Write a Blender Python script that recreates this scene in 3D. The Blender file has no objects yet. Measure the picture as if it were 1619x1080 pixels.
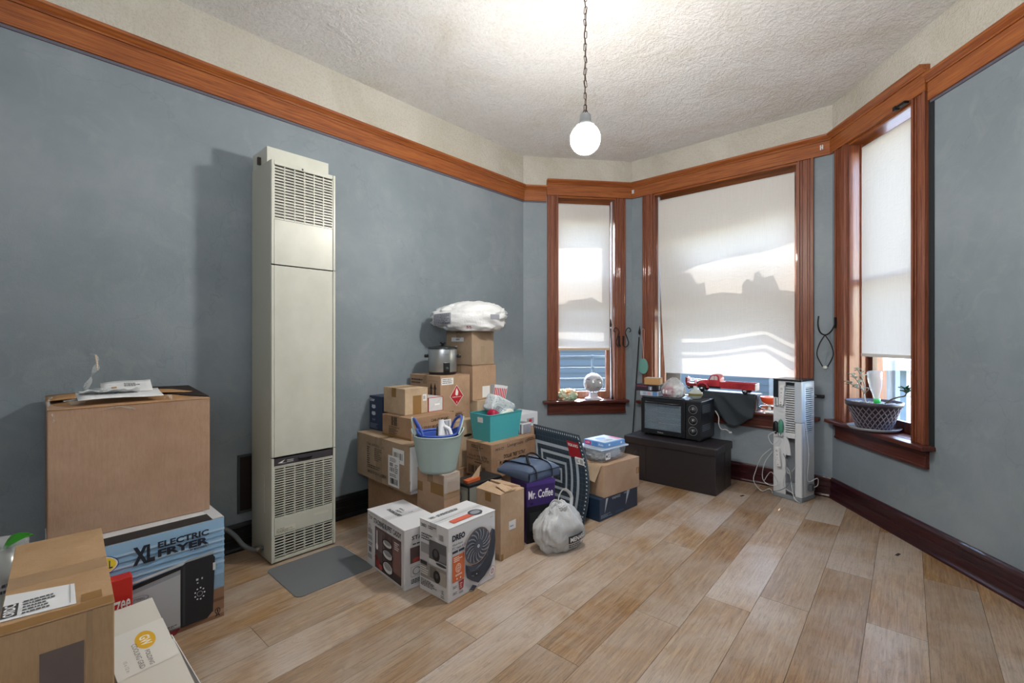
import bpy, bmesh, math, random
from math import sin, cos, pi, radians, atan2, sqrt, tan
from mathutils import Vector, Matrix, noise
random.seed(7)
SC = bpy.context.scene
COL = SC.collection

# ------------------------------------------------------------------ camera, sky, sun, lamps, exposure
cam_data = bpy.data.cameras.new('camera')
cam = bpy.data.objects.new('camera', cam_data); COL.objects.link(cam)
cam.location = (0, 0, 1.2); cam.rotation_euler = (radians(90), 0, 0)
cam_data.sensor_width = 36; cam_data.lens = 728 / 1619 * 36
cam_data.shift_y = -4 / 1619; cam_data.clip_start = .02
SC.camera = cam

world = bpy.data.worlds.new('world'); SC.world = world; world.use_nodes = True
wn = world.node_tree.nodes; wl = world.node_tree.links
bg = wn['Background']
sky = wn.new('ShaderNodeTexSky'); sky.sky_type = 'NISHITA'; sky.sun_disc = False
sky.sun_elevation = radians(50); sky.sun_rotation = radians(20); sky.air_density = 1.2; sky.dust_density = .5
wl.new(sky.outputs[0], bg.inputs[0]); bg.inputs[1].default_value = 2.6

SUN_EL = radians(50)
sd = bpy.data.lights.new('sun', 'SUN'); sd.energy = 19.0; sd.angle = radians(.4); sd.color = (1, .93, .84)
sun = bpy.data.objects.new('sun', sd); COL.objects.link(sun)
SUN_DIR = Vector((.30 * cos(SUN_EL), .954 * cos(SUN_EL), sin(SUN_EL)))
sun.rotation_euler = SUN_DIR.to_track_quat('Z', 'Y').to_euler()

def area(name, loc, target, sx, sy, energy, color):
    d = bpy.data.lights.new(name, 'AREA'); d.shape = 'RECTANGLE'; d.size = sx; d.size_y = sy
    d.energy = energy; d.color = color
    o = bpy.data.objects.new(name, d); COL.objects.link(o); o.location = loc
    o.rotation_euler = (Vector(loc) - Vector(target)).to_track_quat('Z', 'Y').to_euler()
    return o
# added soft fill light behind the camera, unseen
area('rear_fill_light', (-.9, -.95, 1.9), (.6, 3, 1.3), 2.2, 1.7, 22, (1, .98, .96))
# flash head behind the photographer, bounced off the ceiling
area('bounce_flash', (.0, -.35, 1.95), (.55, .45, 3.0), .5, .5, 48, (1, .99, .98))
# daylight that comes in through the three bay windows (translucent shades)
SC.view_settings.view_transform = 'Standard'; SC.view_settings.look = 'None'
SC.view_settings.exposure = 0.56; SC.view_settings.gamma = 1; SC.view_settings.use_curve_mapping = False
SC.cycles.max_bounces = 8; SC.cycles.transparent_max_bounces = 16
SC.cycles.caustics_reflective = False; SC.cycles.caustics_refractive = False

# ------------------------------------------------------------------ room axes: u runs along the left wall, v to the right of it
UX, UY = .673, .740
AU = atan2(UY, UX)
def uv(u, v, z=0.0):
    return Vector((UX * u + UY * v, UY * u - UX * v, z))

# ------------------------------------------------------------------ materials
def lin(h):
    h = h.lstrip('#'); c = [int(h[i:i + 2], 16) / 255 for i in (0, 2, 4)]
    return tuple(x / 12.92 if x <= .04045 else ((x + .055) / 1.055) ** 2.4 for x in c) + (1,)
MATS = {}
def mat(name, color, rough=.6, metal=0, spec=.5, trans=0, alpha=1, emit=0, ior=1.45, coat=0, sub=0):
    if name in MATS: return MATS[name]
    m = bpy.data.materials.new(name); m.use_nodes = True
    b = m.node_tree.nodes['Principled BSDF']
    c = lin(color) if isinstance(color, str) else tuple(color) + (1,)
    b.inputs['Base Color'].default_value = c; b.inputs['Roughness'].default_value = rough
    b.inputs['Metallic'].default_value = metal; b.inputs['Specular IOR Level'].default_value = spec
    b.inputs['Transmission Weight'].default_value = trans; b.inputs['Alpha'].default_value = alpha
    b.inputs['IOR'].default_value = ior; b.inputs['Coat Weight'].default_value = coat
    if emit: b.inputs['Emission Color'].default_value = c; b.inputs['Emission Strength'].default_value = emit
    MATS[name] = m; return m
def nodes_of(m): return m.node_tree.nodes, m.node_tree.links, m.node_tree.nodes['Principled BSDF']
def node(m, t, **kw):
    n = m.node_tree.nodes.new(t)
    for k, v in kw.items():
        if k.startswith('i_'): n.inputs[k[2:].replace('_', ' ')].default_value = v
        else: setattr(n, k, v)
    return n
def mapping(m, scale, rand=False, coord='Object'):
    n, l, b = nodes_of(m)
    tc = node(m, 'ShaderNodeTexCoord'); mp = node(m, 'ShaderNodeMapping'); mp.inputs['Scale'].default_value = scale
    l.new(tc.outputs[coord], mp.inputs['Vector'])
    if rand:
        oi = node(m, 'ShaderNodeObjectInfo'); mu = node(m, 'ShaderNodeMath', operation='MULTIPLY'); mu.inputs[1].default_value = 57.0
        cb = node(m, 'ShaderNodeCombineXYZ'); l.new(oi.outputs['Random'], mu.inputs[0])
        for i in range(3): l.new(mu.outputs[0], cb.inputs[i])
        l.new(cb.outputs[0], mp.inputs['Location'])
    return mp
def noise_tex(m, mp, scale, detail=4, rough=.55, dist=0):
    t = node(m, 'ShaderNodeTexNoise'); t.inputs['Scale'].default_value = scale; t.inputs['Detail'].default_value = detail
    t.inputs['Roughness'].default_value = rough; t.inputs['Distortion'].default_value = dist
    m.node_tree.links.new(mp.outputs[0], t.inputs['Vector']); return t
def ramp(m, src, stops):
    r = node(m, 'ShaderNodeValToRGB'); e = r.color_ramp.elements
    while len(e) < len(stops): e.new(.5)
    for k, (p, c) in enumerate(stops):
        e[k].position = p; e[k].color = lin(c) if isinstance(c, str) else (c, c, c, 1)
    m.node_tree.links.new(src, r.inputs[0]); return r
def mix(m, a, b, fac, mode='MIX'):
    x = node(m, 'ShaderNodeMix', data_type='RGBA', blend_type=mode); L = m.node_tree.links
    for sock, val in ((0, fac), (6, a), (7, b)):
        if hasattr(val, 'links'): L.new(val, x.inputs[sock])
        else: x.inputs[sock].default_value = val
    return x.outputs[2]
def bump(m, src, strength, dist=.01, prev=None):
    bn = node(m, 'ShaderNodeBump'); bn.inputs['Strength'].default_value = strength; bn.inputs['Distance'].default_value = dist
    L = m.node_tree.links; L.new(src, bn.inputs['Height'])
    if prev is not None: L.new(prev, bn.inputs['Normal'])
    L.new(bn.outputs[0], nodes_of(m)[2].inputs['Normal']); return bn.outputs[0]

def wall_paint():
    m = mat('slate_paint', '#74828a', .55); n, l, b = nodes_of(m)
    mp = mapping(m, (1, 1, 1))
    a = noise_tex(m, mp, 1.4, 5, .6); r = ramp(m, a.outputs['Fac'], [(.3, '#737e86'), (.52, '#7e8991'), (.72, '#8b949a')])
    s = noise_tex(m, mp, 5, 6, .7, 1.2); rs = ramp(m, s.outputs['Fac'], [(.52, 0.0), (.72, .45)])
    c1 = mix(m, r.outputs[0], lin('#8e979b'), rs.outputs[0])
    k = node(m, 'ShaderNodeTexVoronoi', feature='DISTANCE_TO_EDGE'); k.inputs['Scale'].default_value = .9
    wv = noise_tex(m, mp, 3, 4); add = node(m, 'ShaderNodeVectorMath', operation='MULTIPLY_ADD')
    l.new(wv.outputs['Color'], add.inputs[0]); add.inputs[1].default_value = (.5, .5, .5); l.new(mp.outputs[0], add.inputs[2])
    l.new(add.outputs[0], k.inputs['Vector'])
    rk = ramp(m, k.outputs['Distance'], [(0, .16), (.0022, 0.0)])
    l.new(mix(m, c1, lin('#4c565c'), rk.outputs[0]), b.inputs['Base Color'])
    f = noise_tex(m, mp, 160, 3); nb = bump(m, f.outputs['Fac'], .25, .003)
    g = noise_tex(m, mp, 9, 5, .6); bump(m, g.outputs['Fac'], .25, .02, nb)
    return m
def plaster(name, c0, c1, c2, sc=70, st=.6):
    m = mat(name, c1, .85); n, l, b = nodes_of(m); mp = mapping(m, (1, 1, 1))
    a = noise_tex(m, mp, 1.6, 6, .65, .6); r = ramp(m, a.outputs['Fac'], [(.28, c0), (.5, c1), (.72, c2)])
    v = noise_tex(m, mp, sc, 5, .6, .3); rv = ramp(m, v.outputs['Fac'], [(.42, 0.0), (.6, 1.0)])
    d = ramp(m, v.outputs['Fac'], [(.36, .80), (.5, 1.0)])
    l.new(mix(m, r.outputs[0], d.outputs[0], .6, 'MULTIPLY'), b.inputs['Base Color'])
    nb = bump(m, rv.outputs[0], st, .006)
    w = noise_tex(m, mp, 6, 4, .6, 1.5); bump(m, w.outputs['Fac'], .5, .03, nb)
    return m
def wood(name, c0, c1, c2, scale, rough=.38, rand=True, fine=.25):
    m = mat(name, c1, rough, coat=.15); n, l, b = nodes_of(m); mp = mapping(m, scale, rand)
    a = noise_tex(m, mp, 1, 8, .62, .8); r = ramp(m, a.outputs['Fac'], [(.3, c0), (.5, c1), (.7, c2)])
    l.new(r.outputs[0], b.inputs['Base Color']); bump(m, a.outputs['Fac'], fine, .002); return m
PAINT = wall_paint()
CEIL = plaster('ceiling_plaster', '#d6d3ca', '#e2e1df', '#e8e8e8', 62, .6)
FRIEZE = plaster('frieze_plaster', '#bab6a8', '#c8c5ba', '#d2d0c7', 75, .5)
WOOD_H = wood('oak_trim_horizontal', '#653214', '#8f4f25', '#a8662f', (4, 110, 110))
WOOD_V = wood('oak_trim_vertical', '#542a1a', '#7a4530', '#8d563c', (120, 120, 4))
WOOD_D = wood('dark_sill_wood', '#351512', '#4f241c', '#633427', (4, 110, 110), .35)
BASE_R = wood('maroon_baseboard', '#1f070c', '#300e15', '#3f161c', (5, 60, 60), .3)
BASE_K = mat('dark_baseboard', '#15171a', .4)
WHITE = mat('white_paint', '#dcdfe2', .5)

def floor_mat():
    m = mat('vinyl_oak_plank', '#a98b68', .42, coat=0); n, l, b = nodes_of(m)
    mp = mapping(m, (1, 1, 1), True)
    mg = mapping(m, (2.4, 40, 40), True)
    g = noise_tex(m, mg, 1.6, 9, .66, 1.1)
    r = ramp(m, g.outputs['Fac'], [(.28, '#5c4226'), (.42, '#8e6b42'), (.56, '#ab875a'), (.74, '#c9b08a')])
    big = noise_tex(m, mp, 1.7, 4, .6, .5); rb = ramp(m, big.outputs['Fac'], [(.33, .06), (.63, .88)])
    c = mix(m, r.outputs[0], lin('#c6beb8'), rb.outputs[0])  # pale wash: whitened planks plus window sheen put into the colour
    mf = mapping(m, (5, 160, 160), True); f = noise_tex(m, mf, 1.3, 4, .7)
    rf = ramp(m, f.outputs['Fac'], [(.32, .55), (.5, 1.0)])
    c = mix(m, c, rf.outputs[0], .65, 'MULTIPLY')
    rg = noise_tex(m, mapping(m, (1.6, 9, 9), True), 2.2, 3, .5, 3.2); wr = node(m, 'ShaderNodeMath', operation='MULTIPLY'); wr.inputs[1].default_value = 26; l.new(rg.outputs['Fac'], wr.inputs[0]); sn = node(m, 'ShaderNodeMath', operation='SINE'); l.new(wr.outputs[0], sn.inputs[0]); rs_ = ramp(m, sn.outputs[0], [(.0, 1.0), (.75, 1.0), (1.0, .80)])
    c = mix(m, c, rs_.outputs[0], .8, 'MULTIPLY')
    oi = node(m, 'ShaderNodeObjectInfo'); ro = ramp(m, oi.outputs['Random'], [(0, '#dfd6cb'), (.5, '#efe9e1'), (1, '#fbf8f4')])
    c = mix(m, c, ro.outputs[0], 1.0, 'MULTIPLY')
    l.new(c, b.inputs['Base Color']); bump(m, f.outputs['Fac'], .2, .0015)
    rr = ramp(m, g.outputs['Fac'], [(.3, .42), (.7, .28)]); l.new(rr.outputs[0], b.inputs['Roughness'])
    return m
FLOOR = floor_mat()

def cardboard(name, c, dark, light):
    m = mat(name, c, .8, spec=.25); n, l, b = nodes_of(m); mp = mapping(m, (1, 1, 1), True)
    a = noise_tex(m, mp, 4, 6, .65); r = ramp(m, a.outputs['Fac'], [(.3, dark), (.5, c), (.75, light)])
    f = noise_tex(m, mapping(m, (1, 1, .15), True), 260, 2); rf = ramp(m, f.outputs['Fac'], [(.3, .86), (.6, 1.0)])
    l.new(mix(m, r.outputs[0], rf.outputs[0], .7, 'MULTIPLY'), b.inputs['Base Color'])
    w = node(m, 'ShaderNodeTexWave', wave_type='BANDS', bands_direction='DIAGONAL'); w.inputs['Scale'].default_value = 34
    mq = mapping(m, (1, 1, 0)); l.new(mq.outputs[0], w.inputs['Vector']); nb = bump(m, w.outputs['Fac'], .10, .0015)
    g = noise_tex(m, mp, 7, 3); bump(m, g.outputs['Fac'], .25, .012, nb)
    return m
KRAFT = cardboard('kraft_cardboard', '#b09279', '#9f8168', '#bb9f86')
KRAFT_G = cardboard('grey_brown_cardboard', '#a08b75', '#907b65', '#ad9986')
KRAFT_R = cardboard('reddish_cardboard', '#a18268', '#906f56', '#ad9076')
KRAFT_L = cardboard('light_cardboard', '#bba58b', '#ab9379', '#c8b49b')
TAPE = mat('brown_tape', '#96703f', .3, alpha=.8)
TAPE_C = mat('clear_tape', '#b79d7c', .18, alpha=.35, spec=.8)
CARDW = mat('white_card', '#d2d4d8', .45)

# ------------------------------------------------------------------ mesh builder
class MB:
    def __init__(s): s.v = []; s.f = []; s.m = []; s.sm = []
    def add(s, vs, fs, mi=0, smooth=False, M=None):
        b = len(s.v)
        s.v += [tuple(M @ Vector(p)) if M is not None else tuple(p) for p in vs]
        s.f += [tuple(b + i for i in f) for f in fs]; s.m += [mi] * len(fs); s.sm += [smooth] * len(fs); return s
    def box(s, a, b, mi=0, M=None):
        (x0, y0, z0), (x1, y1, z1) = a, b
        vs = [(x0, y0, z0), (x1, y0, z0), (x1, y1, z0), (x0, y1, z0), (x0, y0, z1), (x1, y0, z1), (x1, y1, z1), (x0, y1, z1)]
        return s.add(vs, [(0, 3, 2, 1), (4, 5, 6, 7), (0, 1, 5, 4), (1, 2, 6, 5), (2, 3, 7, 6), (3, 0, 4, 7)], mi, False, M)
    def hexa(s, lo, hi, mi=0, M=None):      # two quads, bottom and top, counter-clockwise from above
        return s.add(list(lo) + list(hi), [(0, 3, 2, 1), (4, 5, 6, 7), (0, 1, 5, 4), (1, 2, 6, 5), (2, 3, 7, 6), (3, 0, 4, 7)], mi, False, M)
    def prism(s, poly, z0, z1, mi=0, M=None, smooth=False):   # poly CCW in xy
        n = len(poly); vs = [(p[0], p[1], z0) for p in poly] + [(p[0], p[1], z1) for p in poly]
        s.add(vs, [tuple(range(n - 1, -1, -1)), tuple(range(n, 2 * n))], mi, False, M)
        return s.add(vs, [(i, (i + 1) % n, n + (i + 1) % n, n + i) for i in range(n)], mi, smooth, M)
    def sweep(s, path, r, seg=8, mi=0, M=None, caps=True, closed=False, flat=1.0):
        path = [Vector(p) for p in path]; n = len(path); rs = r if isinstance(r, (list, tuple)) else [r] * n
        vs = []; up = Vector((0, 0, 1)); prev = None
        for i, p in enumerate(path):
            a = path[i - 1] if (i or closed) else p; c = path[(i + 1) % n] if (i < n - 1 or closed) else p
            t = (c - a).normalized() if (c - a).length > 1e-9 else Vector((0, 0, 1))
            if prev is None: prev = t.orthogonal().normalized()
            x = (prev - t * prev.dot(t)); x = x.normalized() if x.length > 1e-6 else t.orthogonal().normalized(); prev = x; y = t.cross(x)
            for k in range(seg):
                q = 2 * pi * k / seg; vs.append(p + (x * cos(q) + y * sin(q) * flat) * rs[i])
        fs = []
        for i in range(n if closed else n - 1):
            for k in range(seg):
                a = i * seg + k; b = i * seg + (k + 1) % seg; j = ((i + 1) % n) * seg
                fs.append((a, b, j + (k + 1) % seg, j + k))
        s.add(vs, fs, mi, True, M)
        if caps and not closed:
            s.add(vs[:seg], [tuple(range(seg - 1, -1, -1))], mi, False, M); s.add(vs[-seg:], [tuple(range(seg))], mi, False, M)
        return s
    def lathe(s, prof, seg=32, mi=0, M=None, sx=1, sy=1, smooth=True):   # prof [(r,z)] bottom to top, outer side
        vs = []; fs = []
        for r, z in prof:
            for k in range(seg): q = 2 * pi * k / seg; vs.append((r * cos(q) * sx, r * sin(q) * sy, z))
        for i in range(len(prof) - 1):
            for k in range(seg):
                fs.append((i * seg + k, i * seg + (k + 1) % seg, (i + 1) * seg + (k + 1) % seg, (i + 1) * seg + k))
        s.add(vs, fs, mi, smooth, M)
        for i, rev in ((0, True), (len(prof) - 1, False)):
            if prof[i][0] > 1e-5:
                ring = [vs[i * seg + k] for k in range(seg)]
                s.add(ring, [tuple(range(seg - 1, -1, -1)) if rev else tuple(range(seg))], mi, False, M)
        return s
    def grid(s, fn, nu, nv, mi=0, smooth=True, M=None):
        vs = [fn(i / nu, j / nv) for j in range(nv + 1) for i in range(nu + 1)]; w = nu + 1
        return s.add(vs, [(j * w + i, j * w + i + 1, (j + 1) * w + i + 1, (j + 1) * w + i) for j in range(nv) for i in range(nu)], mi, smooth, M)
    def mesh(s, name):
        me = bpy.data.meshes.new(name); me.from_pydata([tuple(p) for p in s.v], [], s.f)
        me.polygons.foreach_set('material_index', s.m); me.polygons.foreach_set('use_smooth', s.sm); me.update(); return me
    def obj(s, name, mats, parent=None, loc=None, rot=None, bevel=0, solid=0, sub=0, seg=2):
        o = bpy.data.objects.new(name, s.mesh(name)); COL.objects.link(o)
        for m in (mats if isinstance(mats, (list, tuple)) else [mats]): o.data.materials.append(m)
        if parent is not None: o.parent = parent
        if loc is not None: o.location = loc
        if rot is not None: o.rotation_euler = rot
        if solid:
            q = o.modifiers.new('solid', 'SOLIDIFY'); q.thickness = solid; q.offset = 0
        if bevel:
            q = o.modifiers.new('bevel', 'BEVEL'); q.width = bevel; q.segments = seg; q.limit_method = 'ANGLE'; q.angle_limit = radians(40)
        if sub:
            q = o.modifiers.new('sub', 'SUBSURF'); q.levels = sub; q.render_levels = sub
        return o
def tag(o, label=None, cat=None, group=None, kind=None):
    if label: o['label'] = label
    if cat: o['category'] = cat
    if group: o['group'] = group
    if kind: o['kind'] = kind
    return o
def thing(name, label, cat, loc=(0, 0, 0), rz=0, group=None):
    o = bpy.data.objects.new(name, None); COL.objects.link(o); o.empty_display_size = .05
    o.location = loc; o.rotation_euler = (0, 0, rz); return tag(o, label, cat, group)
def structure(name, label=None, loc=(0, 0, 0), rz=0):
    return tag(thing(name, label, None, loc, rz), kind='structure')

# flat print: text and shapes laid on a face
_TXT = {}
def text_mesh(s, bold=0.0):
    k = (s, bold)
    if k in _TXT: return _TXT[k]
    c = bpy.data.curves.new('txt', 'FONT'); c.body = s; c.offset = bold; c.resolution_u = 2; c.align_x = 'LEFT'
    o = bpy.data.objects.new('txt', c); COL.objects.link(o)
    bpy.context.view_layer.update(); dg = bpy.context.evaluated_depsgraph_get()
    me = bpy.data.meshes.new_from_object(o.evaluated_get(dg))
    vs = [tuple(v.co) for v in me.vertices]; fs = [tuple(p.vertices) for p in me.polygons]
    bpy.data.objects.remove(o); bpy.data.curves.remove(c); bpy.data.meshes.remove(me)
    x0 = min(v[0] for v in vs); x1 = max(v[0] for v in vs); y0 = min(v[1] for v in vs); y1 = max(v[1] for v in vs)
    _TXT[k] = ([((v[0] - x0) / (x1 - x0), (v[1] - y0) / max(y1 - y0, 1e-6)) for v in vs], fs); return _TXT[k]
def ink(c):
    return mat('print_' + c.strip('#'), c, .5) if isinstance(c, str) else c
def prints(parent, F, W, H, items, name='print', eps=.0006):
    """F(s,t,h): metres on the face -> local point at height h above it. Items in fractions of W,H."""
    mb = MB(); ms = []; lay = 0
    for it in items:
        k = it[0]; c = it[1]; m = ink(c)
        if m not in ms: ms.append(m)
        mi = ms.index(m); h = eps * (1 + .35 * lay); lay += 1
        P = lambda s, t: F(s * W, t * H, h)
        if k == 'r':
            _, _, s0, t0, s1, t1 = it; mb.add([P(s0, t0), P(s1, t0), P(s1, t1), P(s0, t1)], [(0, 1, 2, 3)], mi)
        elif k == 't':        # text stretched to a rectangle; optional rotation by quarter turns, shear
            s0, t0, s1, t1 = it[3:7]; bold = it[7] if len(it) > 7 else .01; q = it[8] if len(it) > 8 else 0
            vs, fs = text_mesh(it[2], bold); out = []
            for x, y in vs:
                if q == 1: x, y = 1 - y, x
                elif q == 2: x, y = 1 - x, 1 - y
                elif q == 3: x, y = y, 1 - x
                out.append(P(s0 + (s1 - s0) * x, t0 + (t1 - t0) * y))
            mb.add(out, fs, mi)
        elif k == 'e':
            cx, cy, rx, ry = it[2:6]; a = it[6] if len(it) > 6 else 0; n = 28; pts = []
            for j in range(n):
                x = rx * cos(2 * pi * j / n) * W; y = ry * sin(2 * pi * j / n) * H
                pts.append(F(cx * W + x * cos(a) - y * sin(a), cy * H + x * sin(a) + y * cos(a), h))
            mb.add(pts, [tuple(range(n))], mi)
        elif k == 'p': mb.add([P(*q) for q in it[2]], [tuple(range(len(it[2])))], mi)
        elif k == 'l':        # polyline with width in metres
            pts = [Vector((q[0] * W, q[1] * H)) for q in it[2]]; w = it[3] / 2
            for a, b in zip(pts, pts[1:]):
                d = (b - a).normalized(); n = Vector((-d.y, d.x)) * w
                mb.add([F(*(a - n), h), F(*(b - n), h), F(*(b + n), h), F(*(a + n), h)], [(0, 1, 2, 3)], mi)
        elif k == 'lines':    # ragged lines of small unreadable print
            s0, t0, s1, t1, n = it[2:7]; rnd = random.Random(n * 7 + int(s0 * 100))
            for j in range(n):
                y = t1 - (t1 - t0) * (j + .5) / n; hh = (t1 - t0) / n * .26; x = s0; end = s0 + (s1 - s0) * rnd.uniform(.55, 1)
                while x < end:
                    w = (s1 - s0) * rnd.uniform(.04, .16); e = min(x + w, end)
                    mb.add([P(x, y - hh), P(e, y - hh), P(e, y + hh), P(x, y + hh)], [(0, 1, 2, 3)], mi); x = e + (s1 - s0) * .025
        elif k == 'bars':
            s0, t0, s1, t1, n = it[2:7]; rnd = random.Random(n); x = s0; st = (s1 - s0) / n
            for j in range(n):
                w = st * rnd.choice((.3, .5, .75)); mb.add([P(x, t0), P(x + w, t0), P(x + w, t1), P(x, t1)], [(0, 1, 2, 3)], mi); x += st
        elif k == 'ring':
            cx, cy, rx, ry, th = it[2:7]; a = it[7] if len(it) > 7 else 0; n = 32; vs = []
            for j in range(n):
                for g in (1, 1 - th):
                    x = rx * g * cos(2 * pi * j / n) * W; y = ry * g * sin(2 * pi * j / n) * H
                    vs.append(F(cx * W + x * cos(a) - y * sin(a), cy * H + x * sin(a) + y * cos(a), h))
            mb.add(vs, [(2 * j, (2 * j + 2) % (2 * n), (2 * j + 3) % (2 * n), 2 * j + 1) for j in range(n)], mi)
    return mb.obj(name, ms, parent)

# ------------------------------------------------------------------ the setting
H = 2.975; TH = .25
A = Vector((.110, 4.462)); B = Vector((1.200, 4.612)); C = Vector((2.430, 3.492))
D = C + Vector((-.085, -.996)) * 1.5
uL0 = -1.5
P0 = A - Vector((UX, UY)) * (3.376 - uL0)            # rear end of the left wall
vR = (D.x * UY - D.y * UX)
E_ = Vector(uv(uL0, vR)[:2])
CORN = [P0, A, B, C, D, E_]
NAMES = ['wall_left', 'wall_bay_left', 'wall_bay_center', 'wall_bay_right', 'wall_right', 'wall_back']
NW = 6
def wall_geo(i):
    a = CORN[i]; b = CORN[(i + 1) % NW]; d = (b - a); L = d.length; d.normalize(); return a, d, L
def turn(i):      # tan of half the turn at corner i (between wall i-1 and wall i)
    d0 = wall_geo((i - 1) % NW)[1]; d1 = wall_geo(i)[1]
    return tan(abs(atan2(d0.x * d1.y - d0.y * d1.x, d0.dot(d1))) / 2)
WL = {}
OPEN = {1: (.334, .937), 2: (.228, 1.438), 3: (.185, .798)}
Z0, Z1 = .60, 2.60
RAIL0, RAIL1 = 2.537, 2.683
def slab(mb, L, k0, k1, s0, s1, z0, z1, y0, y1, end0, end1):
    def X(s, y, e): return s - k0 * y if (e == 0 and end0) else (s + k1 * y if (e == 1 and end1) else s)
    lo = [(X(s0, y0, 0), y0, z0), (X(s1, y0, 1), y0, z0), (X(s1, y1, 1), y1, z0), (X(s0, y1, 0), y1, z0)]
    mb.hexa(lo, [(p[0], p[1], z1) for p in lo])
for i in range(NW):
    a, d, L = wall_geo(i); k0 = turn(i); k1 = turn((i + 1) % NW); rz = atan2(d.y, d.x)
    e = structure(NAMES[i], None, (a.x, a.y, 0), rz); WL[i] = (e, L, k0, k1)
    for nm, m, za, zb in (('painted_plaster', PAINT, 0, 2.60), ('frieze', FRIEZE, 2.60, H + .05)):
        mb = MB()
        if i in OPEN and nm == 'painted_plaster':
            o0, o1 = OPEN[i]
            slab(mb, L, k0, k1, 0, o0, za, zb, 0, TH, True, False); slab(mb, L, k0, k1, o1, L, za, zb, 0, TH, False, True)
            slab(mb, L, k0, k1, o0, o1, za, Z0 - .03, 0, TH, False, False)
        else: slab(mb, L, k0, k1, 0, L, za, zb, 0, TH, True, True)
        mb.obj(nm, m, e)
structure_c = structure('ceiling', None)
out = [c + (c - Vector((0, 2))).normalized() * .3 for c in CORN]
MB().prism([(p.x, p.y) for p in out][::-1], H, H + .12).obj('ceiling_plaster', CEIL, structure_c)
fl = structure('floor', None)
MB().prism([(p.x, p.y) for p in out][::-1], -.12, -.004).obj('subfloor', mat('subfloor', '#3a2e24', .8), fl)
# planks, clipped to the room
def clip(poly, a, d):       # keep the right-hand side of the line a + d t
    outp = []
    for i in range(len(poly)):
        p, q = poly[i], poly[(i + 1) % len(poly)]
        sp = (p[0] - a.x) * d.y - (p[1] - a.y) * d.x; sq = (q[0] - a.x) * d.y - (q[1] - a.y) * d.x
        if sp >= 0: outp.append(p)
        if (sp >= 0) != (sq >= 0):
            t = sp / (sp - sq); outp.append((p[0] + (q[0] - p[0]) * t, p[1] + (q[1] - p[1]) * t))
    return outp
pa = atan2(728, 626); pd = Vector((cos(pa), sin(pa))); pn = Vector((-pd.y, pd.x)); PW = .195; PL = 1.22
ref = Vector(((1248.7 - 809.5) / 728 * 2.696, 2.696))
rnd = random.Random(3)
# end joints read off the photograph for three rows, others staggered
for r in range(-14, 28):
    base = ref + pn * (r * PW); off = {0: .33, 1: .02, -1: .50}.get(r, rnd.uniform(0, PL))
    for k in range(-6, 5):
        o = base + pd * (off + k * PL); g = .0008
        q = [o + pd * g + pn * g, o + pd * (PL - g) + pn * g, o + pd * (PL - g) + pn * (PW - g), o + pd * g + pn * (PW - g)]
        poly = [(p.x, p.y) for p in q]
        for w in range(NW):
            if len(poly) < 3: break
            aa, dd, _ = wall_geo(w); poly = clip(poly, aa, dd)
        if len(poly) < 3: continue
        if max(p[1] for p in poly) < .5: continue
        loc = [((p[0] - o.x) * pd.x + (p[1] - o.y) * pd.y, (p[0] - o.x) * pn.x + (p[1] - o.y) * pn.y) for p in poly]
        ar = sum(loc[i][0] * loc[(i + 1) % len(loc)][1] - loc[(i + 1) % len(loc)][0] * loc[i][1] for i in range(len(loc)))
        if abs(ar) < .002: continue
        if ar < 0: loc.reverse()
        MB().prism(loc, -.004, 0).obj('plank', FLOOR, fl, (o.x, o.y, 0), (0, 0, pa))
# rear floor, out of view
MB().prism([(p.x, p.y) for p in [P0, Vector((-2.4, .5)), Vector((2.3, .5)), E_]], -.004, -.0005).obj('rear_floor', FLOOR, fl)

def profile_strip(mb, prof, L, k0, k1, s0, s1, e0=True, e1=True, mi=0):
    """prof: (out, z) points; out = metres into the room."""
    n = len(prof); vs = []
    for e in (0, 1):
        for o, z in prof:
            x = (s0 + (k0 * o if e0 else 0)) if e == 0 else (s1 - (k1 * o if e1 else 0))
            vs.append((x, -o, z))
    fs = [(j, (j + 1) % n, n + (j + 1) % n, n + j) for j in range(n)] + [tuple(range(n)), tuple(range(2 * n - 1, n - 1, -1))]
    mb.add(vs, fs, mi)
BP = [(0, 0), (.034, 0), (.034, .012), (.028, .022), (.022, .026), (.022, .062), (.027, .066), (.027, .076), (.018, .082), (.018, .118), (.024, .122), (.024, .132), (.014, .142), (.010, .150), (0, .150)]
BN = ['baseboard_left', 'baseboard_bay_left', 'baseboard_bay_center', 'baseboard_bay_right', 'baseboard_right', 'baseboard_back']
for i in range(NW):
    e, L, k0, k1 = WL[i]; mb = MB(); profile_strip(mb, BP, L, k0, k1, 0, L)
    o = mb.obj(BN[i], BASE_K if i in (0, 5) else BASE_R); o.location = e.location; o.rotation_euler = e.rotation_euler; tag(o, kind='structure')
def rail_parts(e, L, k0, k1, s0, s1, e0, e1, z0, z1, mh, th=.022, names=('board', 'crown', 'bead')):
    mb = MB(); profile_strip(mb, [(0, z0), (th, z0), (th, z1 - .045), (0, z1 - .045)], L, k0, k1, s0, s1, e0, e1); mb.obj(names[0], mh, e)
    c = z1 - .045
    mb = MB(); profile_strip(mb, [(0, c + .001), (th + .006, c + .001), (th + .010, c + .008), (th + .006, c + .014), (th + .014, c + .020), (th + .028, c + .032), (th + .030, z1), (0, z1)], L, k0, k1, s0, s1, e0, e1)
    mb.obj(names[1], mh, e)
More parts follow.
